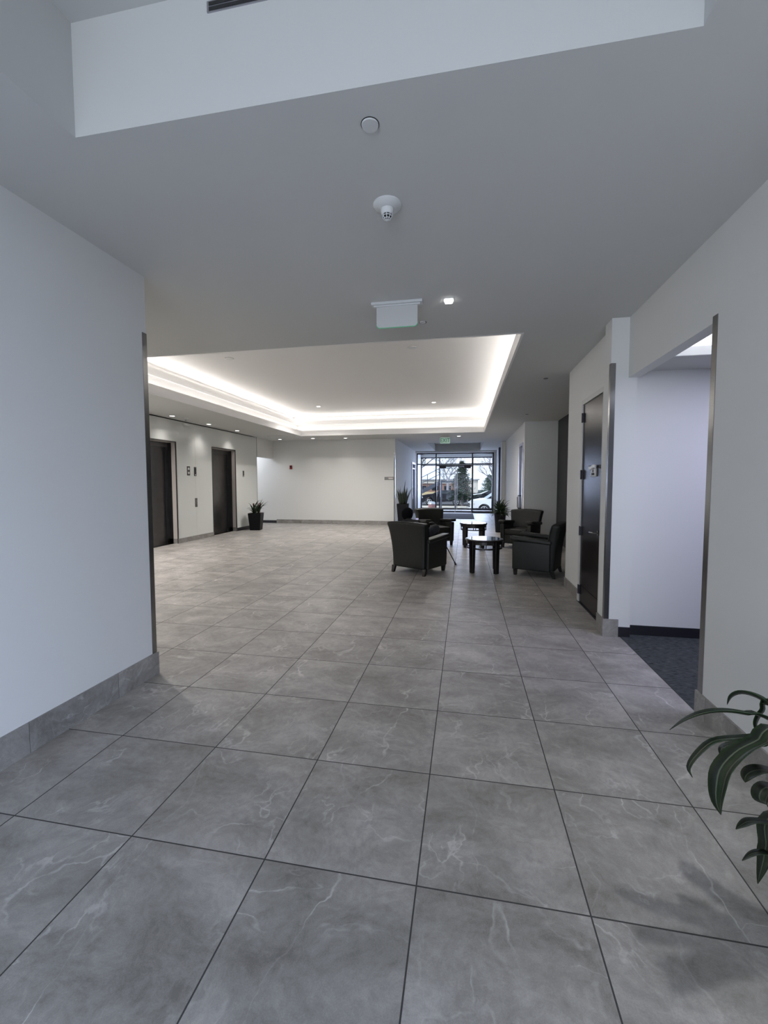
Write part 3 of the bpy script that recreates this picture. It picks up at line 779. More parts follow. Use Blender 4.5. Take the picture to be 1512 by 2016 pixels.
box('ceiling_plate', (-0.15, 0.15, -0.03, 0.03, -0.02, 0), 'white_plastic', t)
bm = bmesh.new(); extr(bm, [(x, y-0.02) for x, y in rrect(0.34, 0.20, 0.03)], -0.008, 0.008, lambda a, b, c: (a, c, b)); fin('panel', bm, 'exit_face', t)
text('EXIT', 0.185, 0.002, 'exit_green', t, 'lettering', (0, -0.010, -0.118), (R(90), 0, 0), 0.85)

# linear slot diffuser high on the raised ceiling's far upstand
t = thing('slot_diffuser', 'black linear slot air vent high in the raised near ceiling', 'air vent', (0.85, OY1, 3.462))
box('flange', (-0.53, 0.53, -0.006, 0, -0.021, 0.021), 'alu', t)
for z in (-0.011, 0.0085): box('slot', (-0.52, 0.52, -0.008, -0.006, z-0.0065, z+0.0065), 'reveal_dark', t)
# faint ceiling grille left of the back wall
t = thing('ceiling_grille', 'flat white rectangular air grille in the ceiling near back left corner', 'air vent', (-4.75, 11.6, CZ), 0)
box('frame', (-0.30, 0.30, -0.15, 0.15, -0.012, 0), 'frame_paint', t)
for k in range(7): box('louvre', (-0.27, 0.27, -0.125+k*0.038, -0.105+k*0.038, -0.016, -0.012), 'white_plastic', t)

# recessed troffer in the carpeted room
t = thing('ceiling_troffer', 'bright recessed ceiling light inside the carpeted side room', 'ceiling light', ((LX0+LX1)/2, (LY0+LY1)/2, 2.60))
w2, l2 = (LX1-LX0)/2, (LY1-LY0)/2
struct_rim = slab('rim', 'z', -0.045, 0.10, -w2-0.012, w2+0.012, -l2-0.012, l2+0.012, [(-w2+0.012, w2-0.012, -l2+0.012, l2-0.012)], 'white_trim', t)
box('diffuser', (-w2+0.02, w2-0.02, -l2+0.014, l2-0.014, 0.028, 0.038), 'troffer_glow', t)
box('housing', (-w2-0.012, w2+0.012, -l2-0.012, l2+0.012, 0.10, 0.13), 'white_trim', t)
light('room_fill_light', 'AREA', (4.15, 1.65, 2.55), 31, (0.66, 0.68, 1.0), size=0.5, size_y=1.1)  # added lamp off to the side without a fixture, lights the carpeted room
light('side_room_light', 'AREA', (4.3, 0.9, 2.5), 7, (0.72, 0.75, 1.0), size=0.5, size_y=0.5)
light('left_corridor_light', 'AREA', (-7.0, 12.45, 3.0), 42, (0.86, 0.90, 1.0), size=0.6, size_y=0.6)

# ================================================================== FURNITURE
def armchair(label, x, y, rz):
    t = thing('armchair', label, 'armchair', (x, y, 0), rz, 'leather armchairs around the two round tables')
    W2 = 0.315
    # seat deck / body (front rail and sides)
    def deck(c): return c
    box('seat_frame', (-0.27, 0.27, -0.26, 0.315, 0.10, 0.31), 'leather', t, bev=0.02, smooth=True)
    box('seat_cushion', (-0.262, 0.262, -0.24, 0.345, 0.30, 0.445), 'leather', t, bev=0.04, seg=4, smooth=True)
    def backf(c):
        k = (c.z-0.10)/0.77
        c.x *= 1.0+0.22*k*k
        c.y -= 0.13*k*k - 0.02
        c.y += 0.035*(abs(c.x)/0.37)**2 * k           # wraps forward at the sides
        if c.z > 0.80: c.z -= 0.02*(c.x/0.37)**2
        return c
    box('backrest', (-0.318, 0.318, -0.335, -0.185, 0.10, 0.87), 'leather', t, bev=0.045, seg=4, fn=backf, cuts=6, smooth=True)
    for s in (-1, 1):
        def armf(c, s=s):
            k = (c.z-0.10)/0.5
            c.x += s*0.012*k
            return c
        a = box('arm', (*sorted((s*0.262, s*0.355)), -0.25, 0.335, 0.10, 0.56), 'leather', t, bev=0.02, seg=3, fn=armf, smooth=True)
        def padf(c, s=s):
            c.z += 0.045*(c.y+0.25)/0.6 - 0.015
            return c
        box('arm_pad', (*sorted((s*0.250, s*0.400)), -0.27, 0.365, 0.545, 0.61), 'leather', a, bev=0.028, seg=4, fn=padf, smooth=True)
        for yy, tilt in ((0.29, 0.0), (-0.27, -0.035)):
            bm = bmesh.new()
            lg = bx(bm, s*0.31-0.033, s*0.31+0.033, yy-0.033, yy+0.033, 0, 0.115, bev=0.004, seg=1)
            for v in lg:
                k = 1-v.co.z/0.115
                v.co.x = s*0.31+(v.co.x-s*0.31)*(1-0.3*k); v.co.y = yy+(v.co.y-yy)*(1-0.3*k)+tilt*k
            fin('leg', bm, 'black_wood', t)
    return t
def heading(fx, fy): return math.atan2(-fx, fy)
armchair('dark grey leather armchair seen from behind, with the seated person', 0.62, 5.56, heading(0.47, 0.88))
armchair('dark grey leather armchair facing the camera, behind the seated person', 0.66, 8.75, heading(0.5, -0.86))
armchair('dark grey leather armchair facing the camera, before the pale alcove wall', 2.68, 8.62, heading(-0.5, -0.86))
armchair('dark grey leather armchair seen from its side at front right', 2.59, 5.74, heading(-0.93, 0.36))

def round_table(label, x, y, rz):
    t = thing('side_table', label, 'table', (x, y, 0), rz, 'round black side tables between the armchairs')
    H = 0.56
    bm = bmesh.new(); lathe(bm, [(0.26, H-0.03), (0.312, H-0.03), (0.318, H-0.018), (0.312, H-0.004), (0.300, H), (0.262, H)], 48, close=False); 
    fin('top_rim', bm, 'black_wood', t, True)
    bm = bmesh.new(); lathe(bm, [(0.004, H-0.008), (0.285, H-0.008), (0.285, H+0.001), (0.004, H+0.001)], 48); g = fin('glass_top', bm, 'car_glass', t)
    g['label'] = 'black glass top'
    bm = bmesh.new()
    lathe(bm, [(0.272, H-0.082), (0.300, H-0.082), (0.300, H-0.026), (0.272, H-0.026), (0.272, H-0.082)], 48, close=False)
    fin('apron_ring', bm, 'black_wood', t)
    bm = bmesh.new()
    lathe(bm, [(0.272, H-0.160), (0.298, H-0.160), (0.298, H-0.135), (0.272, H-0.135), (0.272, H-0.160)], 48, close=False)
    fin('lower_ring', bm, 'black_wood', t)
    for q in range(4):
        for da in (-5, 5):
            a = R(90*q+da); bm = bmesh.new()
            cyl(bm, (0.285*math.cos(a), 0.285*math.sin(a), H-0.138), (0.285*math.cos(a), 0.285*math.sin(a), H-0.078), 0.010, n=6)
            fin('spindle', bm, 'black_wood', t)
    for q in range(4):
        a = R(45+90*q)
        cx, cy = 0.278*math.cos(a), 0.278*math.sin(a)
        bm = bmesh.new(); vs = bx(bm, -0.036, 0.030, -0.045, 0.045, 0, H-0.03, bev=0.003, seg=1, fn=lambda c: Vector((c.x*(0.8+0.2*c.z/0.5), c.y*(0.8+0.2*c.z/0.5), c.z)))
        bmesh.ops.transform(bm, matrix=Matrix.Translation((cx, cy, 0)) @ Matrix.Rotation(a, 4, 'Z'), verts=bm.verts)
        fin('leg', bm, 'black_wood', t)
    return t
round_table('round black side table with glass top, nearer of the two', 1.715, 5.75, R(-2))
round_table('round black side table with glass top, farther of the two', 1.59, 8.50, R(4))

# ------------------------------------------------------------------ plants
def leaf(bm, uvl, base, az, length, lift, droop, w, n=9, fold=0.25, twist=0.0):
    """strap leaf arching from base towards azimuth az"""
    d = Vector((math.cos(az), math.sin(az), 0)); side = Vector((-math.sin(az), math.cos(az), 0))
    p = Vector(base); el = lift
    rows = []
    for i in range(n+1):
        t = i/n
        ww = w*min(1, (0.35+2.6*t))*(1-max(0, (t-0.35)/0.65)**1.8) + 0.001
        nrm = (-d*math.sin(el)+Vector((0, 0, 1))*math.cos(el))
        sd = (side*math.cos(twist*t)+nrm*math.sin(twist*t))
        rows.append((p+sd*ww*0.5+nrm*ww*fold, p+sd*ww*0.25+nrm*ww*fold*0.3, p.copy(), p-sd*ww*0.25+nrm*ww*fold*0.3, p-sd*ww*0.5+nrm*ww*fold, t))
        p = p+(d*math.cos(el)+Vector((0, 0, 1))*math.sin(el))*(length/n)
        el -= droop/n*(0.4+1.4*t)
    V = [[bm.verts.new(c) for c in r[:5]] for r in rows]
    for i in range(n):
        for j in range(4):
            f = bm.faces.new((V[i][j], V[i][j+1], V[i+1][j+1], V[i+1][j])); f.smooth = True
            for lp, (jj, tt) in zip(f.loops, ((j, rows[i][5]), (j+1, rows[i][5]), (j+1, rows[i+1][5]), (j, rows[i+1][5]))):
                lp[uvl].uv = (jj/4, tt)
def leafmesh(name, m, parent, leaves):
    bm = bmesh.new(); uvl = bm.loops.layers.uv.new('UVMap')
    for L_ in leaves: leaf(bm, uvl, **L_)
    me = bpy.data.meshes.new(name); bm.to_mesh(me); bm.free()
    o = link(name, me, m, parent)
    sm = o.modifiers.new('thickness', 'SOLIDIFY'); sm.thickness = 0.0012
    return o
def planter(t, wt, wb, h, facets=4, rot=45, soilz=None):
    bm = bmesh.new()
    s = 1/math.cos(PI/facets)
    lathe(bm, [(wb/2*s, 0), (wt/2*s, h), (wt/2*s-0.02, h), (wt/2*s-0.03, h-0.05)], facets, close=False)
    bmesh.ops.rotate(bm, verts=bm.verts, matrix=Matrix.Rotation(R(rot), 3, 'Z'))
    bm.faces.new([v for v in bm.verts if v.co.z < 0.001][::1]) if False else None
    bmesh.ops.contextual_create(bm, geom=[e for e in bm.edges if e.is_boundary and all(v.co.z < 0.001 for v in e.verts)])
    fin('planter', bm, 'pot_black', t)
    k = (h-0.04)/h
    hw = (wb/2+(wt-wb)/2*k-0.012)
    bm = bmesh.new(); lathe(bm, [(hw*s, h-0.06), (hw*s, h-0.035)], facets)
    bmesh.ops.rotate(bm, verts=bm.verts, matrix=Matrix.Rotation(R(rot), 3, 'Z'))
    fin('soil', bm, 'soil', t)
rd = random.Random(3)
# bromeliad by the elevators
t = thing('potted_bromeliad', 'bromeliad with dark red flowers in tapered black planter by the far elevator', 'potted plant', (-5.17, 10.85, 0), R(12))
planter(t, 0.40, 0.31, 0.54)
lv = []
for c, k in (((-0.07, 0, 0.5), 15), ((0.08, 0.02, 0.5), 15), ((0.0, -0.07, 0.5), 12)):
    for i in range(k):
        a_ = 2*PI*i/k+rd.uniform(-.2, .2)
        lv.append(dict(base=(c[0], c[1], c[2]), az=a_, length=rd.uniform(0.40, 0.58)*(0.58 if math.cos(a_+R(12)) < -0.3 else 1), lift=rd.uniform(0.95, 1.5), droop=rd.uniform(0.8, 1.7), w=0.042))
leafmesh('foliage', 'leaf_dark', t, lv)
def bromflower(x, y, z, h):
    bm = bmesh.new(); uvl = bm.loops.layers.uv.new('UVMap')
    for i in range(16):
        leaf(bm, uvl, (x, y, z+0.012*i*h/0.25), i*2.4, 0.075, 0.9, 0.3, 0.03, n=4)
    cyl(bm, (x, y, z-0.2), (x, y, z+h*0.8), 0.008, 0.012, 8)
    me = bpy.data.meshes.new('flower'); bm.to_mesh(me); bm.free(); f = link('flower', me, 'petal_red', t); f['label'] = 'dark red bromeliad flower'
bromflower(-0.07, 0, 0.66, 0.20); bromflower(0.13, 0.0, 0.68, 0.20)
# snake plant by the corridor corner
t = thing('potted_snake_plant', 'tall spiky snake plant in black tapered planter at corridor corner', 'potted plant', (-0.64, 12.3, 0), R(5))
planter(t, 0.40, 0.28, 0.80)
lv = []
for i in range(30):
    a = rd.uniform(0, 2*PI); r_ = rd.uniform(0.02, 0.15)
    lv.append(dict(base=(r_*math.cos(a), r_*math.sin(a), 0.76), az=a, length=rd.uniform(0.30, 0.62), lift=rd.uniform(1.25, 1.55), droop=rd.uniform(-0.1, 0.25), w=0.055, n=7, fold=0.4, twist=rd.uniform(-.6, .6)))
for (bx_, by_, L_, az, l_) in ((0.03, 0, 0.84, 0.3, 1.52), (-0.05, 0.02, 0.62, 2.8, 1.5), (0.10, -0.03, 0.60, 0.2, 1.25)):
    lv.append(dict(base=(bx_, by_, 0.76), az=az, length=L_, lift=l_, droop=0.05, w=0.06, n=7, fold=0.4, twist=0.3))
leafmesh('foliage', 'leaf_snake', t, lv)
# dracaena right of the corridor
t = thing('potted_dracaena', 'bushy dark green dracaena in tall black planter beside right corridor wall', 'potted plant', (2.44, 11.55, 0), R(0))
planter(t, 0.34, 0.26, 0.56, 20, 0)
lv = []
for st, top_ in (((-0.04, 0.0), 0.72), ((0.06, 0.03), 0.66), ((0.0, -0.06), 0.60)):
    for i in range(48):
        zz = 0.50+(top_-0.50)*i/47
        f_ = i/47
        lv.append(dict(base=(st[0], st[1], zz), az=i*2.4+rd.uniform(-.3, .3), length=rd.uniform(0.26, 0.42), lift=0.45+0.9*f_+rd.uniform(-.2, .2), droop=rd.uniform(1.0, 2.2)*(1-0.5*f_), w=0.045, n=7))
leafmesh('foliage', 'leaf_dark', t, lv)
bm = bmesh.new(); [cyl(bm, (a, b, 0.5), (a, b, c), 0.012, n=8) for a, b, c in ((-0.04, 0, 0.70), (0.06, 0.03, 0.64), (0, -0.06, 0.58))]; fin('stem', bm, 'bark', t)
# striped plant in the right foreground
PX, PY = 2.62, 0.02
t = thing('potted_striped_dracaena', 'green dracaena with cream striped drooping leaves at right foreground', 'potted plant', (PX, PY, 0))
planter(t, 0.26, 0.20, 0.40, 28, 0)
def aim(tip, lift, droop, w, zb, fold=0.22, off=(0, 0), n=14, twist=0.0, length=None):
    """leaf whose arc reaches the given world point"""
    bxp, byp = off
    dx, dy = tip[0]-PX-bxp, tip[1]-PY-byp
    az = math.atan2(dy, dx); hd = math.hypot(dx, dy)
    def run(L_, dr):
        x = z = 0.0; el = lift
        for i in range(n):
            x += math.cos(el)*L_/n; z += math.sin(el)*L_/n; el -= dr/n*(0.4+1.4*i/n)
        return x, z
    best = None
    for L_ in [0.2+0.01*k for k in range(60)]:
        for dr in [0.2*k for k in range(0, 24)]:
            x, z = run(L_, dr); e_ = (x-hd)**2+(z+zb-tip[2])**2 + 0.00002*(dr-droop)**2
            if best is None or e_ < best[0]: best = (e_, L_, dr)
    return dict(base=(bxp, byp, zb), az=az, length=best[1], lift=lift, droop=best[2], w=w, fold=fold, n=n, twist=twist)
PATHS = {
    '1': (0.04, 0.6, [[2.362, 0.049, 0.732], [2.308, 0.061, 0.736], [2.255, 0.072, 0.734], [2.2, 0.084, 0.717], [2.147, 0.095, 0.683], [2.099, 0.105, 0.636]]),
    '2': (0.052, 0.64, [[2.432, 0.118, 0.731], [2.417, 0.138, 0.739], [2.399, 0.165, 0.749], [2.375, 0.199, 0.744], [2.357, 0.224, 0.718], [2.348, 0.237, 0.681]]),
    '3': (0.045, 0.64, [[2.434, 0.134, 0.748], [2.42, 0.158, 0.707], [2.413, 0.171, 0.671], [2.41, 0.176, 0.641], [2.415, 0.168, 0.607]]),
    '4': (0.034, 0.58, [[2.364, 0.008, 0.685], [2.337, 0.006, 0.697], [2.275, 0.0, 0.689], [2.189, -0.007, 0.674], [2.141, -0.011, 0.634], [2.109, -0.014, 0.584], [2.118, -0.013, 0.549]]),
    '5': (0.05, 0.57, [[2.409, 0.053, 0.645], [2.362, 0.07, 0.628], [2.313, 0.088, 0.615], [2.27, 0.104, 0.588], [2.262, 0.107, 0.556]]),
    '6': (0.058, 0.6, [[2.347, -0.036, 0.743], [2.279, -0.06, 0.715], [2.212, -0.085, 0.691], [2.16, -0.104, 0.645], [2.146, -0.109, 0.592], [2.143, -0.11, 0.544], [2.151, -0.107, 0.505]]),
    '7': (0.056, 0.52, [[2.376, -0.013, 0.585], [2.32, -0.028, 0.603], [2.284, -0.038, 0.603], [2.258, -0.045, 0.592], [2.246, -0.048, 0.576]]),
    '8': (0.034, 0.46, [[2.39, -0.003, 0.416], [2.336, -0.015, 0.427], [2.284, -0.026, 0.432], [2.256, -0.032, 0.422], [2.234, -0.037, 0.413]]),
    '9': (0.028, 0.42, [[2.399, 0.002, 0.299], [2.345, -0.007, 0.32], [2.302, -0.015, 0.32], [2.265, -0.021, 0.299]]),
    '10': (0.05, 0.44, [[2.374, 0.007, 0.435], [2.357, 0.005, 0.332], [2.348, 0.004, 0.28], [2.326, 0.002, 0.209]]),
    '11': (0.06, 0.48, [[2.379, -0.001, 0.526], [2.335, -0.009, 0.53], [2.321, -0.012, 0.501], [2.337, -0.009, 0.484]]),
}
def leaf_path(bm, uvl, w, zb, pts, n=22, fold=0.20):
    """leaf blade that follows a curve in the world, from the stem outwards"""
    P = [Vector((0, 0, zb))]+[Vector((p[0]-PX, p[1]-PY, p[2])) for p in pts]
    P = [P[0]*2-P[1]]+P+[P[-1]*2-P[-2]]
    cur = []
    m_ = len(P)-3
    for i in range(n+1):
        t = i/n*m_; k = min(int(t), m_-1); t -= k
        a, b, c, d = P[k:k+4]
        cur.append(0.5*((2*b)+(c-a)*t+(2*a-5*b+4*c-d)*t*t+(3*b-a-3*c+d)*t**3))
    e = cur[-1]-cur[0]; side = Vector((-e.y, e.x, 0)).normalized()
    rows = []
    for i, p in enumerate(cur):
        t = i/n
        tg = (cur[min(i+1, n)]-cur[max(i-1, 0)]).normalized(); nr = tg.cross(side).normalized()
        if nr.z < 0 and t < 0.3: nr = -nr
        ww = 1.3*w*min(1, 0.65+1.6*t)*(1-max(0, (t-0.5)/0.5)**2.2)+0.0015
        sd = (side+Vector((0, 0, 0.35))).normalized()
        rows.append([bm.verts.new(q) for q in (p+sd*ww*.5+nr*ww*fold, p+sd*ww*.25+nr*ww*fold*.3, p, p-sd*ww*.25+nr*ww*fold*.3, p-sd*ww*.5+nr*ww*fold)])
    for i in range(n):
        for q in range(4):
            f = bm.faces.new((rows[i][q], rows[i][q+1], rows[i+1][q+1], rows[i+1][q])); f.smooth = True
            for lp, (jj, tt) in zip(f.loops, ((q, i/n), (q+1, i/n), (q+1, (i+1)/n), (q, (i+1)/n))): lp[uvl].uv = (jj/4, tt)
lv = []
for i in range(60):
    zz = 0.42+0.26*i/59; f_ = i/59
    az = i*2.4
    dx = math.cos(az)
    if dx < -0.15: continue
    lv.append(dict(base=(0, 0, zz), az=az, length=rd.uniform(0.22, 0.32) if dx > 0.3 else rd.uniform(0.22, 0.34), lift=0.5+0.85*f_+rd.uniform(-.15, .15), droop=rd.uniform(1.4, 2.6), w=rd.uniform(.038, .055), n=10))
bm = bmesh.new(); uvl = bm.loops.layers.uv.new('UVMap')
for L_ in lv: leaf(bm, uvl, **L_)
for w_, zb_, pts_ in PATHS.values(): leaf_path(bm, uvl, w_, zb_, pts_)
me = bpy.data.meshes.new('foliage'); bm.to_mesh(me); bm.free()
fo = link('foliage', me, 'leaf_striped', t)
sm = fo.modifiers.new('thickness', 'SOLIDIFY'); sm.thickness = 0.0012
bm = bmesh.new(); cyl(bm, (0, 0, 0.36), (0, 0, 0.68), 0.014, n=10); fin('stem', bm, 'bark', t)

# ------------------------------------------------------------------ seated person
f2 = Vector((0.47, 0.88)).normalized(); r2 = Vector((f2.y, -f2.x))
pr_ = thing('person', 'person in black sitting low in the near armchair looking at phone', 'person', (0.62, 5.56, 0), heading(0.47, 0.88))
def skinmesh(name, m, nodes, edges, root, parent, sub=2):
    """nodes: {key:(x,y,z,rx[,ry])}"""
    keys = list(nodes); idx = {k: i for i, k in enumerate(keys)}
    me = bpy.data.meshes.new(name)
    me.from_pydata([nodes[k][:3] for k in keys], [(idx[a], idx[b]) for a, b in edges], [])
    o = link(name, me, m, parent)
    sk = o.modifiers.new('skin', 'SKIN'); sk.use_smooth_shade = True
    lay = me.skin_vertices[0] if len(me.skin_vertices) else None
    if lay is None:
        me.attributes.new  # keep
    for k in keys:
        d = me.skin_vertices[0].data[idx[k]]
        q = nodes[k]; d.radius = (q[3], q[4] if len(q) > 4 else q[3]); d.use_root = (k == root)
    s = o.modifiers.new('sub', 'SUBSURF'); s.levels = sub; s.render_levels = sub
    return o
def ensure_skin(name, m, nodes, edges, root, parent, sub=2):
    keys = list(nodes); idx = {k: i for i, k in enumerate(keys)}
    me = bpy.data.meshes.new(name)
    me.from_pydata([nodes[k][:3] for k in keys], [(idx[a], idx[b]) for a, b in edges], [])
    o = link(name, me, m, parent)
    if not len(me.skin_vertices):
        bpy.context.view_layer.objects.active = o
        bpy.ops.mesh.customdata_skin_add()
    for k in keys:
        d = me.skin_vertices[0].data[idx[k]]
        q = nodes[k]; d.radius = (q[3], q[4] if len(q) > 4 else q[3]); d.use_root = (k == root)
    sk = o.modifiers.new('skin', 'SKIN'); sk.use_smooth_shade = True
    s = o.modifiers.new('sub', 'SUBSURF'); s.levels = sub; s.render_levels = sub
    return o
hx = -0.205
N = {'pelvis': (-0.05, 0.0, 0.53, .13, .10), 'waist': (-0.08, -0.05, 0.64, .11, .085), 'chest': (-0.13, -0.085, 0.76, .12, .085), 'neckb': (-0.16, -0.075, 0.855, .055), 'neck': (-0.175, -0.055, 0.89, .045),
     'jaw': (hx, -0.02, 0.945, .062, .07), 'skull': (hx, -0.035, 1.00, .072, .085), 'crown': (hx, -0.045, 1.04, .05, .06),
     'shL': (-0.27, -0.075, 0.80, .052), 'elL': (-0.235, 0.07, 0.66, .036), 'wrL': (-0.27, 0.24, 0.76, .024), 'paL': (-0.272, 0.285, 0.79, .026, .016),
     'shR': (0.02, -0.065, 0.82, .052), 'elR': (0.10, 0.08, 0.64, .036), 'wrR': (-0.06, 0.25, 0.69, .024), 'paR': (-0.11, 0.275, 0.70, .026, .016),
     'hiL': (-0.13, 0.03, 0.53, .085), 'knL': (-0.14, 0.50, 0.56, .06), 'anL': (-0.15, 0.60, 0.11, .036), 'toL': (-0.16, 0.73, 0.035, .03),
     'hiR': (0.03, 0.03, 0.55, .085), 'knR': (0.075, 0.46, 0.72, .062), 'shR2': (-0.06, 0.58, 0.56, .05), 'anR': (-0.20, 0.68, 0.42, .036), 'toR': (-0.27, 0.80, 0.45, .03)}
E = [('pelvis', 'waist'), ('waist', 'chest'), ('chest', 'neckb'), ('neckb', 'neck'), ('neck', 'jaw'), ('jaw', 'skull'), ('skull', 'crown'),
     ('chest', 'shL'), ('shL', 'elL'), ('elL', 'wrL'), ('wrL', 'paL'), ('chest', 'shR'), ('shR', 'elR'), ('elR', 'wrR'), ('wrR', 'paR'),
     ('pelvis', 'hiL'), ('hiL', 'knL'), ('knL', 'anL'), ('anL', 'toL'), ('pelvis', 'hiR'), ('hiR', 'knR'), ('knR', 'shR2'), ('shR2', 'anR'), ('anR', 'toR')]
def hand(p, sgn, key, up_dir):
    px, py, pz = p
    for i, (dx, ln) in enumerate(((-0.021, .046), (-0.007, .054), (0.007, .050), (0.020, .040))):
        a = '%sf%da' % (key, i); b = '%sf%db' % (key, i); c = '%sf%dc' % (key, i)
        N[a] = (px+dx, py+0.025, pz+0.012, .0085); N[b] = (px+dx, py+0.025+ln*0.5, pz+0.012+ln*0.35, .008); N[c] = (px+dx*0.9, py+0.020+ln*0.3, pz+0.012+ln*0.95, .0065)
        E.extend([(key, a), (a, b), (b, c)])
    N[key+'t1'] = (px+sgn*0.035, py-0.005, pz+0.008, .010); N[key+'t2'] = (px+sgn*0.035, py+0.005, pz+0.045, .008)
    E.extend([(key, key+'t1'), (key+'t1', key+'t2')])
hand(N['paL'][:3], 1, 'paL', 1); hand(N['paR'][:3], -1, 'paR', 1)
body = ensure_skin('body', 'skin', N, E, 'pelvis', pr_)
J = {k: N[k] for k in ('pelvis', 'waist', 'chest', 'neckb', 'neck', 'shL', 'elL', 'wrL', 'shR', 'elR', 'wrR')}
J = {k: (*v[:3], *[r_+0.016 for r_ in v[3:]]) for k, v in J.items()}
ensure_skin('jacket', 'jacket', J, [e for e in E if e[0] in J and e[1] in J], 'pelvis', pr_)
Q = {k: N[k] for k in ('pelvis', 'hiL', 'knL', 'anL', 'hiR', 'knR', 'shR2', 'anR')}
Q = {k: (*v[:3], *[r_+0.014 for r_ in v[3:]]) for k, v in Q.items()}
ensure_skin('jeans', 'denim', Q, [e for e in E if e[0] in Q and e[1] in Q], 'pelvis', pr_)
for a, b in (('anL', 'toL'), ('anR', 'toR')):
    S = {'a': (*N[a][:3], .045), 'b': (*N[b][:3], .038)}
    d_ = Vector(N[b][:3])-Vector(N[a][:3]); m_ = Vector(N[a][:3])+d_*0.55; S['m'] = (*m_, .044)
    S['c'] = (*(Vector(N[b][:3])+d_*0.25), .028)
    ensure_skin('shoe', 'rubber', S, [('a', 'm'), ('m', 'b'), ('b', 'c')], 'a', pr_, 1)
# face details: nose, ears, eyes ; black hair
bm = bmesh.new()
bmesh.ops.create_uvsphere(bm, u_segments=20, v_segments=14, radius=1)
for v in bm.verts:
    v.co = Vector((v.co.x*0.098, v.co.y*0.108, v.co.z*0.112)) * (1+0.02*math.sin(9*v.co.x*3)*math.sin(7*v.co.z))
bmesh.ops.delete(bm, geom=[v for v in bm.verts if v.co.y > 0.055 and v.co.z < 0.045], context='VERTS')
hair = fin('hair', bm, 'hair', pr_, True); hair.location = (hx, -0.045, 0.972)
for s in (-1, 1):
    bm = bmesh.new(); bmesh.ops.create_uvsphere(bm, u_segments=10, v_segments=8, radius=0.011); e_ = fin('eye', bm, 'reveal_dark', pr_, True); e_.location = (hx+s*0.03, 0.052, 0.985)
bm = bmesh.new(); cyl(bm, (0, -0.005, 0.02), (0, 0.018, -0.012), 0.006, 0.013, 8); e_ = fin('nose', bm, 'skin', pr_, True); e_.location = (hx, 0.055, 0.965)
bm = bmesh.new(); bx(bm, -0.022, 0.022, 0.0, 0.01, -0.005, 0.005, bev=0.003); e_ = fin('mouth', bm, 'petal_red', pr_); e_.location = (hx, 0.048, 0.925)
# phone and cane
def LW(x, y, z=0): return (0.62+r2.x*x+f2.x*y, 5.56+r2.y*x+f2.y*y, z)
ph = thing('phone', 'glowing smartphone held up by the person in the near armchair', 'phone', LW(-0.255, 0.318, 0.845), heading(0.47, 0.88))
ph.rotation_euler = (R(-18), 0, heading(0.47, 0.88))
box('case', (-0.037, 0.037, 0, 0.009, -0.045, 0.03), 'rubber', ph, bev=0.004)
box('screen', (-0.030, 0.030, -0.002, 0.0, -0.036, 0.022), 'phone_glow', ph)
cn = thing('walking_cane', 'thin black cane with rubber tip leaning beside the near armchair', 'cane', (1.22, 6.2, 0))
bm = bmesh.new(); a_ = Vector((0, 0, 0.03)); b_ = Vector((-0.36, -0.12, 0.74))
tube(bm, [a_, a_.lerp(b_, .5), b_], 0.009, 10); fin('shaft', bm, 'rubber', cn, True)
bm = bmesh.new(); tube(bm, [(0.008, 0.003, 0.0), (0.004, 0.001, 0.02), (-0.012, -0.004, 0.055)], [0.02, 0.018, 0.012], 12); fin('rubber_tip', bm, 'rubber', cn, True)
bm = bmesh.new(); tube(bm, [b_, b_+Vector((-0.01, 0, 0.03)), b_+Vector((-0.05, -0.01, 0.045)), b_+Vector((-0.10, -0.02, 0.035))], 0.012, 10); fin('handle', bm, 'black_wood', cn, True)

# ================================================================== OUTDOORS
GZ = -0.60
struct(box('ground', (-40, 50, 22.0, 120, GZ-0.2, GZ), 'asphalt'))
struct(box('ground', (-12, 14, 22.0, 22.5, GZ, -0.12), 'concrete'))
struct(box('ground', (-12, 14, 22.5, 22.85, GZ, -0.36), 'concrete'))
struct(box('ground', (-12, 14, 22.85, 25.0, GZ, GZ+0.02), 'concrete'))
struct(box('trim_17', (-9, 0.35, 28.3, 28.6, GZ, GZ+0.10), 'curb_yellow'))
struct(box('ground', (-20, 1.55, 28.6, 35.0, GZ, GZ+0.09), 'concrete'))
def wheel(parent, x, y, z, r, w=0.22):
    bm = bmesh.new()
    cyl(bm, (x, y-w/2, z), (x, y+w/2, z), r, n=28)
    o = fin('wheel', bm, 'tyre', parent, True)
    bm = bmesh.new()
    cyl(bm, (x, y-w/2-0.01, z), (x, y-w/2+0.02, z), r*0.30, n=14)
    for k in range(5):
        a = 2*PI*k/5+0.3
        tube(bm, [(x, y-w/2-0.006, z), (x+r*0.66*math.cos(a), y-w/2-0.006, z+r*0.66*math.sin(a))], 0.035, 6)
    tube(bm, [(x+r*0.68*math.cos(2*PI*k/24), y-w/2-0.004, z+r*0.68*math.sin(2*PI*k/24)) for k in range(25)], 0.022, 6)
    fin('hubcap', bm, 'rim', o, True)
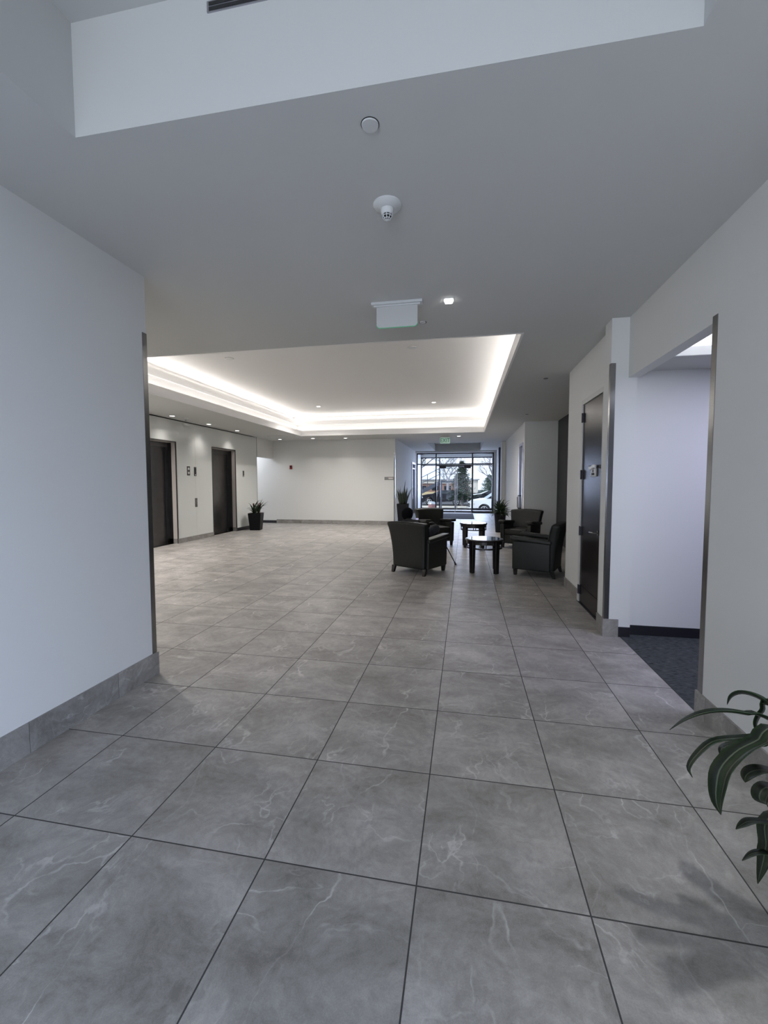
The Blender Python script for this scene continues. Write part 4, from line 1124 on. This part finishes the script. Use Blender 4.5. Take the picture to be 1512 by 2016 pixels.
def car(label, name, x, y, rz, paint, L_=4.6, Wd=1.85, tall=1.70, suv=True):
    c = thing(name, label, 'car', (x, y, GZ), rz)
    h = tall
    prof = [(0.05, 0.30), (0.0, 0.55), (0.04, 0.78), (0.22, 0.92), (0.75, 1.02), (1.15, 1.06), (L_-0.15, 1.08), (L_, 0.9), (L_, 0.35), (L_-0.2, 0.28)]
    bm = bmesh.new()
    def arch(cx, r=0.40):
        return [(cx+r*math.cos(R(a)), 0.33+r*math.sin(R(a))) for a in range(-5, 190, 15)]
    pts = prof[:-1]+[(L_-0.2, 0.28)]+arch(L_-0.95)+arch(0.90)+[(0.3, 0.26)]
    a = []
    for yy, k in ((-Wd/2, 0), (-Wd/2+0.10, 1)): pass
    extr(bm, pts, -Wd/2+0.02, Wd/2-0.02, lambda p, q, s: (p, s*(1-0.06*max(0, q-0.7)), q))
    bmesh.ops.triangulate(bm, faces=[f for f in bm.faces if len(f.verts) > 4])
    fin('body', bm, paint, c)
    bm = bmesh.new()
    roof = [(1.05, 1.04), (1.75, h-0.08), (2.1, h), (L_-0.8, h-0.02), (L_-0.25, 1.08)]
    extr(bm, roof, -Wd/2+0.16, Wd/2-0.16)
    for v in bm.verts: v.co = Vector((v.co.x, v.co.z, v.co.y))
    for v in bm.verts:
        v.co.y *= 1+0.16*(1-(v.co.z-1.04)/(h-1.04))
    fin('cabin_glass', bm, 'car_glass', c)
    bm = bmesh.new(); extr(bm, [(1.72, h-0.10), (2.08, h-0.005), (2.1, h+0.01), (L_-0.8, h), (L_-0.7, h-0.1)], -Wd/2+0.14, Wd/2-0.14)
    for v in bm.verts: v.co = Vector((v.co.x, v.co.z, v.co.y))
    fin('roof', bm, paint, c)
    for s in (-1, 1):
        for xx in (0.90, L_-0.95):
            wheel(c, xx, s*(Wd/2-0.13), 0.33, 0.33)
        box('headlight', (0.0, 0.30, *sorted((s*(Wd/2-0.38), s*(Wd/2-0.015))), 0.66, 0.80), 'lamp_amber', c, bev=0.03)
    box('grille', (-0.03, 0.10, -0.5, 0.5, 0.48, 0.74), 'black_metal', c, bev=0.02)
    box('bumper', (-0.06, 0.16, -Wd/2+0.06, Wd/2-0.06, 0.28, 0.48), paint, c, bev=0.05)
    box('door_mirror', (1.35, 1.5, -Wd/2-0.18, -Wd/2+0.02, 1.04, 1.20), paint, c, bev=0.03)
    return c
car('white car with silver wheel parked outside behind the right glass panel', 'car', 1.66, 27.0, R(4), 'car_white', tall=1.6)
car('black car parked outside, seen through left glass entrance door', 'car', -2.75, 38.0, R(1), 'car_black', L_=4.3, tall=1.38)
car('black car parked outside, seen through right glass entrance door', 'car', 1.75, 38.6, R(2), 'car_black', L_=4.3, tall=1.42)
car('dark blue car parked far outside, seen through right glass panel', 'car', 3.4, 44.0, R(0), 'car_blue', L_=4.4, tall=1.42)

# outdoor stair with landing
st = thing('outdoor_stair', 'dark steel stair with railing rising to a landing outside the entrance', 'staircase', (-0.5, 31.0, GZ+0.09))
bm = bmesh.new()
x0, z0, x1, z1 = -3.9, 0.2, 0.0, 2.12
for yy in (0, 1.2):
    extr(bm, [(x0, z0-0.28), (x0, z0), (x1, z1+0.05), (x1, z1-0.25)], yy, yy+0.05, lambda a, b, c: (a, c, b))
fin('stringer', bm, 'stair_steel', st)
for k in range(9):
    xx = x0+(x1-x0)*k/9; zz = z0+(z1-z0)*(k+0.6)/9
    box('tread', (xx, xx+0.36, 0.05, 1.2, zz-0.05, zz), 'stair_steel', st)
box('landing', (0, 1.25, 0, 1.3, z1-0.12, z1+0.02), 'stair_steel', st)
for xx in (0.02, 1.12): box('landing_post', (xx, xx+0.12, 0.0, 0.12, 0, z1-0.12), 'stair_steel', st)
bm = bmesh.new()
for zz in (1.0, 0.55):
    tube(bm, [(x0, 0.03, z0+zz), (x1, 0.03, z1+zz), (1.25, 0.03, z1+zz)], 0.028, 6)
for k in range(5): tube(bm, [(x0+(x1-x0)*k/4, 0.03, z0+(z1-z0)*k/4), (x0+(x1-x0)*k/4, 0.03, z0+(z1-z0)*k/4+1.0)], 0.03, 6)
for k in range(11): tube(bm, [(0.12*k+0.02, 0.03, z1), (0.11*k+0.05, 0.03, z1+1.0)], 0.012, 5)
fin('railing', bm, 'stair_steel', st)

# distant buildings
b1 = thing('brick_building', 'low brick building with pale band seen under the outdoor landing', 'building', (-4.6, 50, GZ))
box('wall', (0, 6.4, 0, 6, 0, 2.0), 'brick_far', b1)
box('roof_band', (-0.1, 6.5, -0.1, 6.1, 2.0, 2.15), 'stucco_far', b1)
box('plinth', (-0.05, 6.45, -0.1, 0, 0.45, 0.95), 'curb_yellow', b1)
for k in range(4): box('window', (0.5+1.5*k, 1.3+1.5*k, -0.03, 0.02, 1.15, 1.7), 'car_glass', b1)
b2 = thing('pale_building', 'pale long building far behind the parking lot trees', 'building', (-20, 85, GZ))
box('wall', (0, 24, 0, 10, 0, 2.6), 'stucco_far', b2)
box('roof_edge', (-0.3, 24.3, -0.3, 10.3, 2.6, 2.8), 'alu', b2)
for k in range(4): box('window', (1.5+4.8*k, 4.0+4.8*k, -0.05, 0.02, 0.8, 1.8), 'car_glass', b2)

# slatted litter bin
lb = thing('litter_bin', 'red slatted litter bin on the pavement outside left glass panel', 'bin', (-0.72, 26.0, GZ+0.0))
bm = bmesh.new()
for k in range(18):
    a = 2*PI*k/18; cx, cy = 0.24*math.cos(a), 0.24*math.sin(a)
    q = bmesh.ops.create_cube(bm, size=1)['verts']
    bmesh.ops.scale(bm, vec=(0.018, 0.062, 0.66), verts=q)
    bmesh.ops.transform(bm, matrix=Matrix.Translation((cx, cy, 0.36)) @ Matrix.Rotation(a, 4, 'Z'), verts=q)
fin('slats', bm, 'slat_red', lb)
bm = bmesh.new(); lathe(bm, [(0.215, 0), (0.215, 0.68)], 20); fin('liner', bm, 'alu', lb)
bm = bmesh.new(); lathe(bm, [(0.26, 0.69), (0.25, 0.74), (0.16, 0.84), (0.02, 0.87)], 20); fin('lid', bm, 'alu', lb, True)

# trees
def bare_tree(name, label, x, y, h, seed, m='bark', spread=0.6, lean=(0, 0), depth=6):
    rr = random.Random(seed)
    t = thing(name, label, 'tree', (x, y, GZ))
    bm = bmesh.new()
    def grow(p, d, L_, r, k):
        q = p+d*L_*0.5+Vector((rr.uniform(-.06, .06), rr.uniform(-.06, .06), 0))*L_
        e_ = q+(d+Vector((rr.uniform(-.15, .15), rr.uniform(-.15, .15), 0.02))).normalized()*L_*0.5
        tube(bm, [p, q, e_], [r, r*0.85, r*0.7], 5 if k > 2 else 4)
        if k <= 0: return
        for i in range(3):
            a = rr.uniform(0, 2*PI)
            nd = (d+Vector((math.cos(a), math.sin(a), rr.uniform(-.1, .35)))*spread*rr.uniform(.7, 1.3)).normalized()
            grow(e_ if i else q, nd, L_*rr.uniform(.62, .82), r*0.6, k-1)
    grow(Vector((0, 0, 0)), Vector((lean[0], lean[1], 1)).normalized(), h*0.32, h*0.022, depth)
    fin('branches', bm, m, t)
    return t
bare_tree('bare_tree', 'bare branching tree seen through the left glass panel', -3.4, 34.5, 7.6, 11, spread=0.8)
bare_tree('bare_tree', 'bare tree behind the white car in the right glass panel', 3.9, 34.5, 6.6, 5, 'bark_pale', spread=0.7)
bare_tree('bare_tree', 'bare tree rising behind the outdoor landing', -0.4, 44.5, 7.0, 21, 'bark_pale', spread=0.7)
bare_tree('bare_tree', 'bare tree farthest right beyond the entrance', 9.5, 52, 9.5, 8, 'bark_pale', spread=0.75)
def evergreen(label, x, y, h, seed, rad, m='needles'):
    rr = random.Random(seed)
    t = thing('evergreen_tree', label, 'tree', (x, y, GZ))
    bm = bmesh.new(); tube(bm, [(0, 0, 0), (0.05, 0, h*0.5), (0, 0, h*0.97)], [0.13, 0.09, 0.02], 8); fin('trunk', bm, 'bark', t)
    bm = bmesh.new()
    for i in range(230):
        f_ = i/230; z = h*(0.16+0.82*f_)
        a = i*2.4; L_ = rad*(1-f_)**0.75*rr.uniform(.55, 1.2)+0.12
        tip = Vector((L_*math.cos(a), L_*math.sin(a), z-0.12*L_+rr.uniform(-.05, .2)))
        b0 = Vector((0, 0, z))
        for j in range(34):
            c = b0.lerp(tip, 0.15+0.85*j/33)+Vector((rr.uniform(-.07, .07), rr.uniform(-.07, .07), rr.uniform(-.06, .06)))
            d = Vector((rr.uniform(-1, 1), rr.uniform(-1, 1), rr.uniform(-.6, .9))).normalized()*rr.uniform(.07, .15)
            w = d.cross(Vector((rr.uniform(-1, 1), rr.uniform(-1, 1), rr.uniform(-1, 1)))).normalized()*0.022
            bm.faces.new([bm.verts.new(q) for q in (c-w, c+w, c+d)])
            bm.faces.new([bm.verts.new(q) for q in (c-w*0.5+d*0.2, c+w*2+d*0.6, c+d*0.9-w)])
    me = bpy.data.meshes.new('foliage'); bm.to_mesh(me); bm.free(); link('foliage', me, m, t)
evergreen('dark evergreen tree seen through the glass entrance doors', 1.15, 35.6, 3.9, 3, 1.2)
evergreen('pale green shrub seen above the white car bonnet', 4.3, 50, 3.0, 9, 1.6, 'needles_pale')
evergreen('pale green shrub farthest right behind the white car', 8.4, 48, 3.8, 14, 2.0, 'needles_pale')
evergreen('pale green shrub far behind the dark evergreen tree', 0.4, 60, 3.4, 19, 1.8, 'needles_pale')
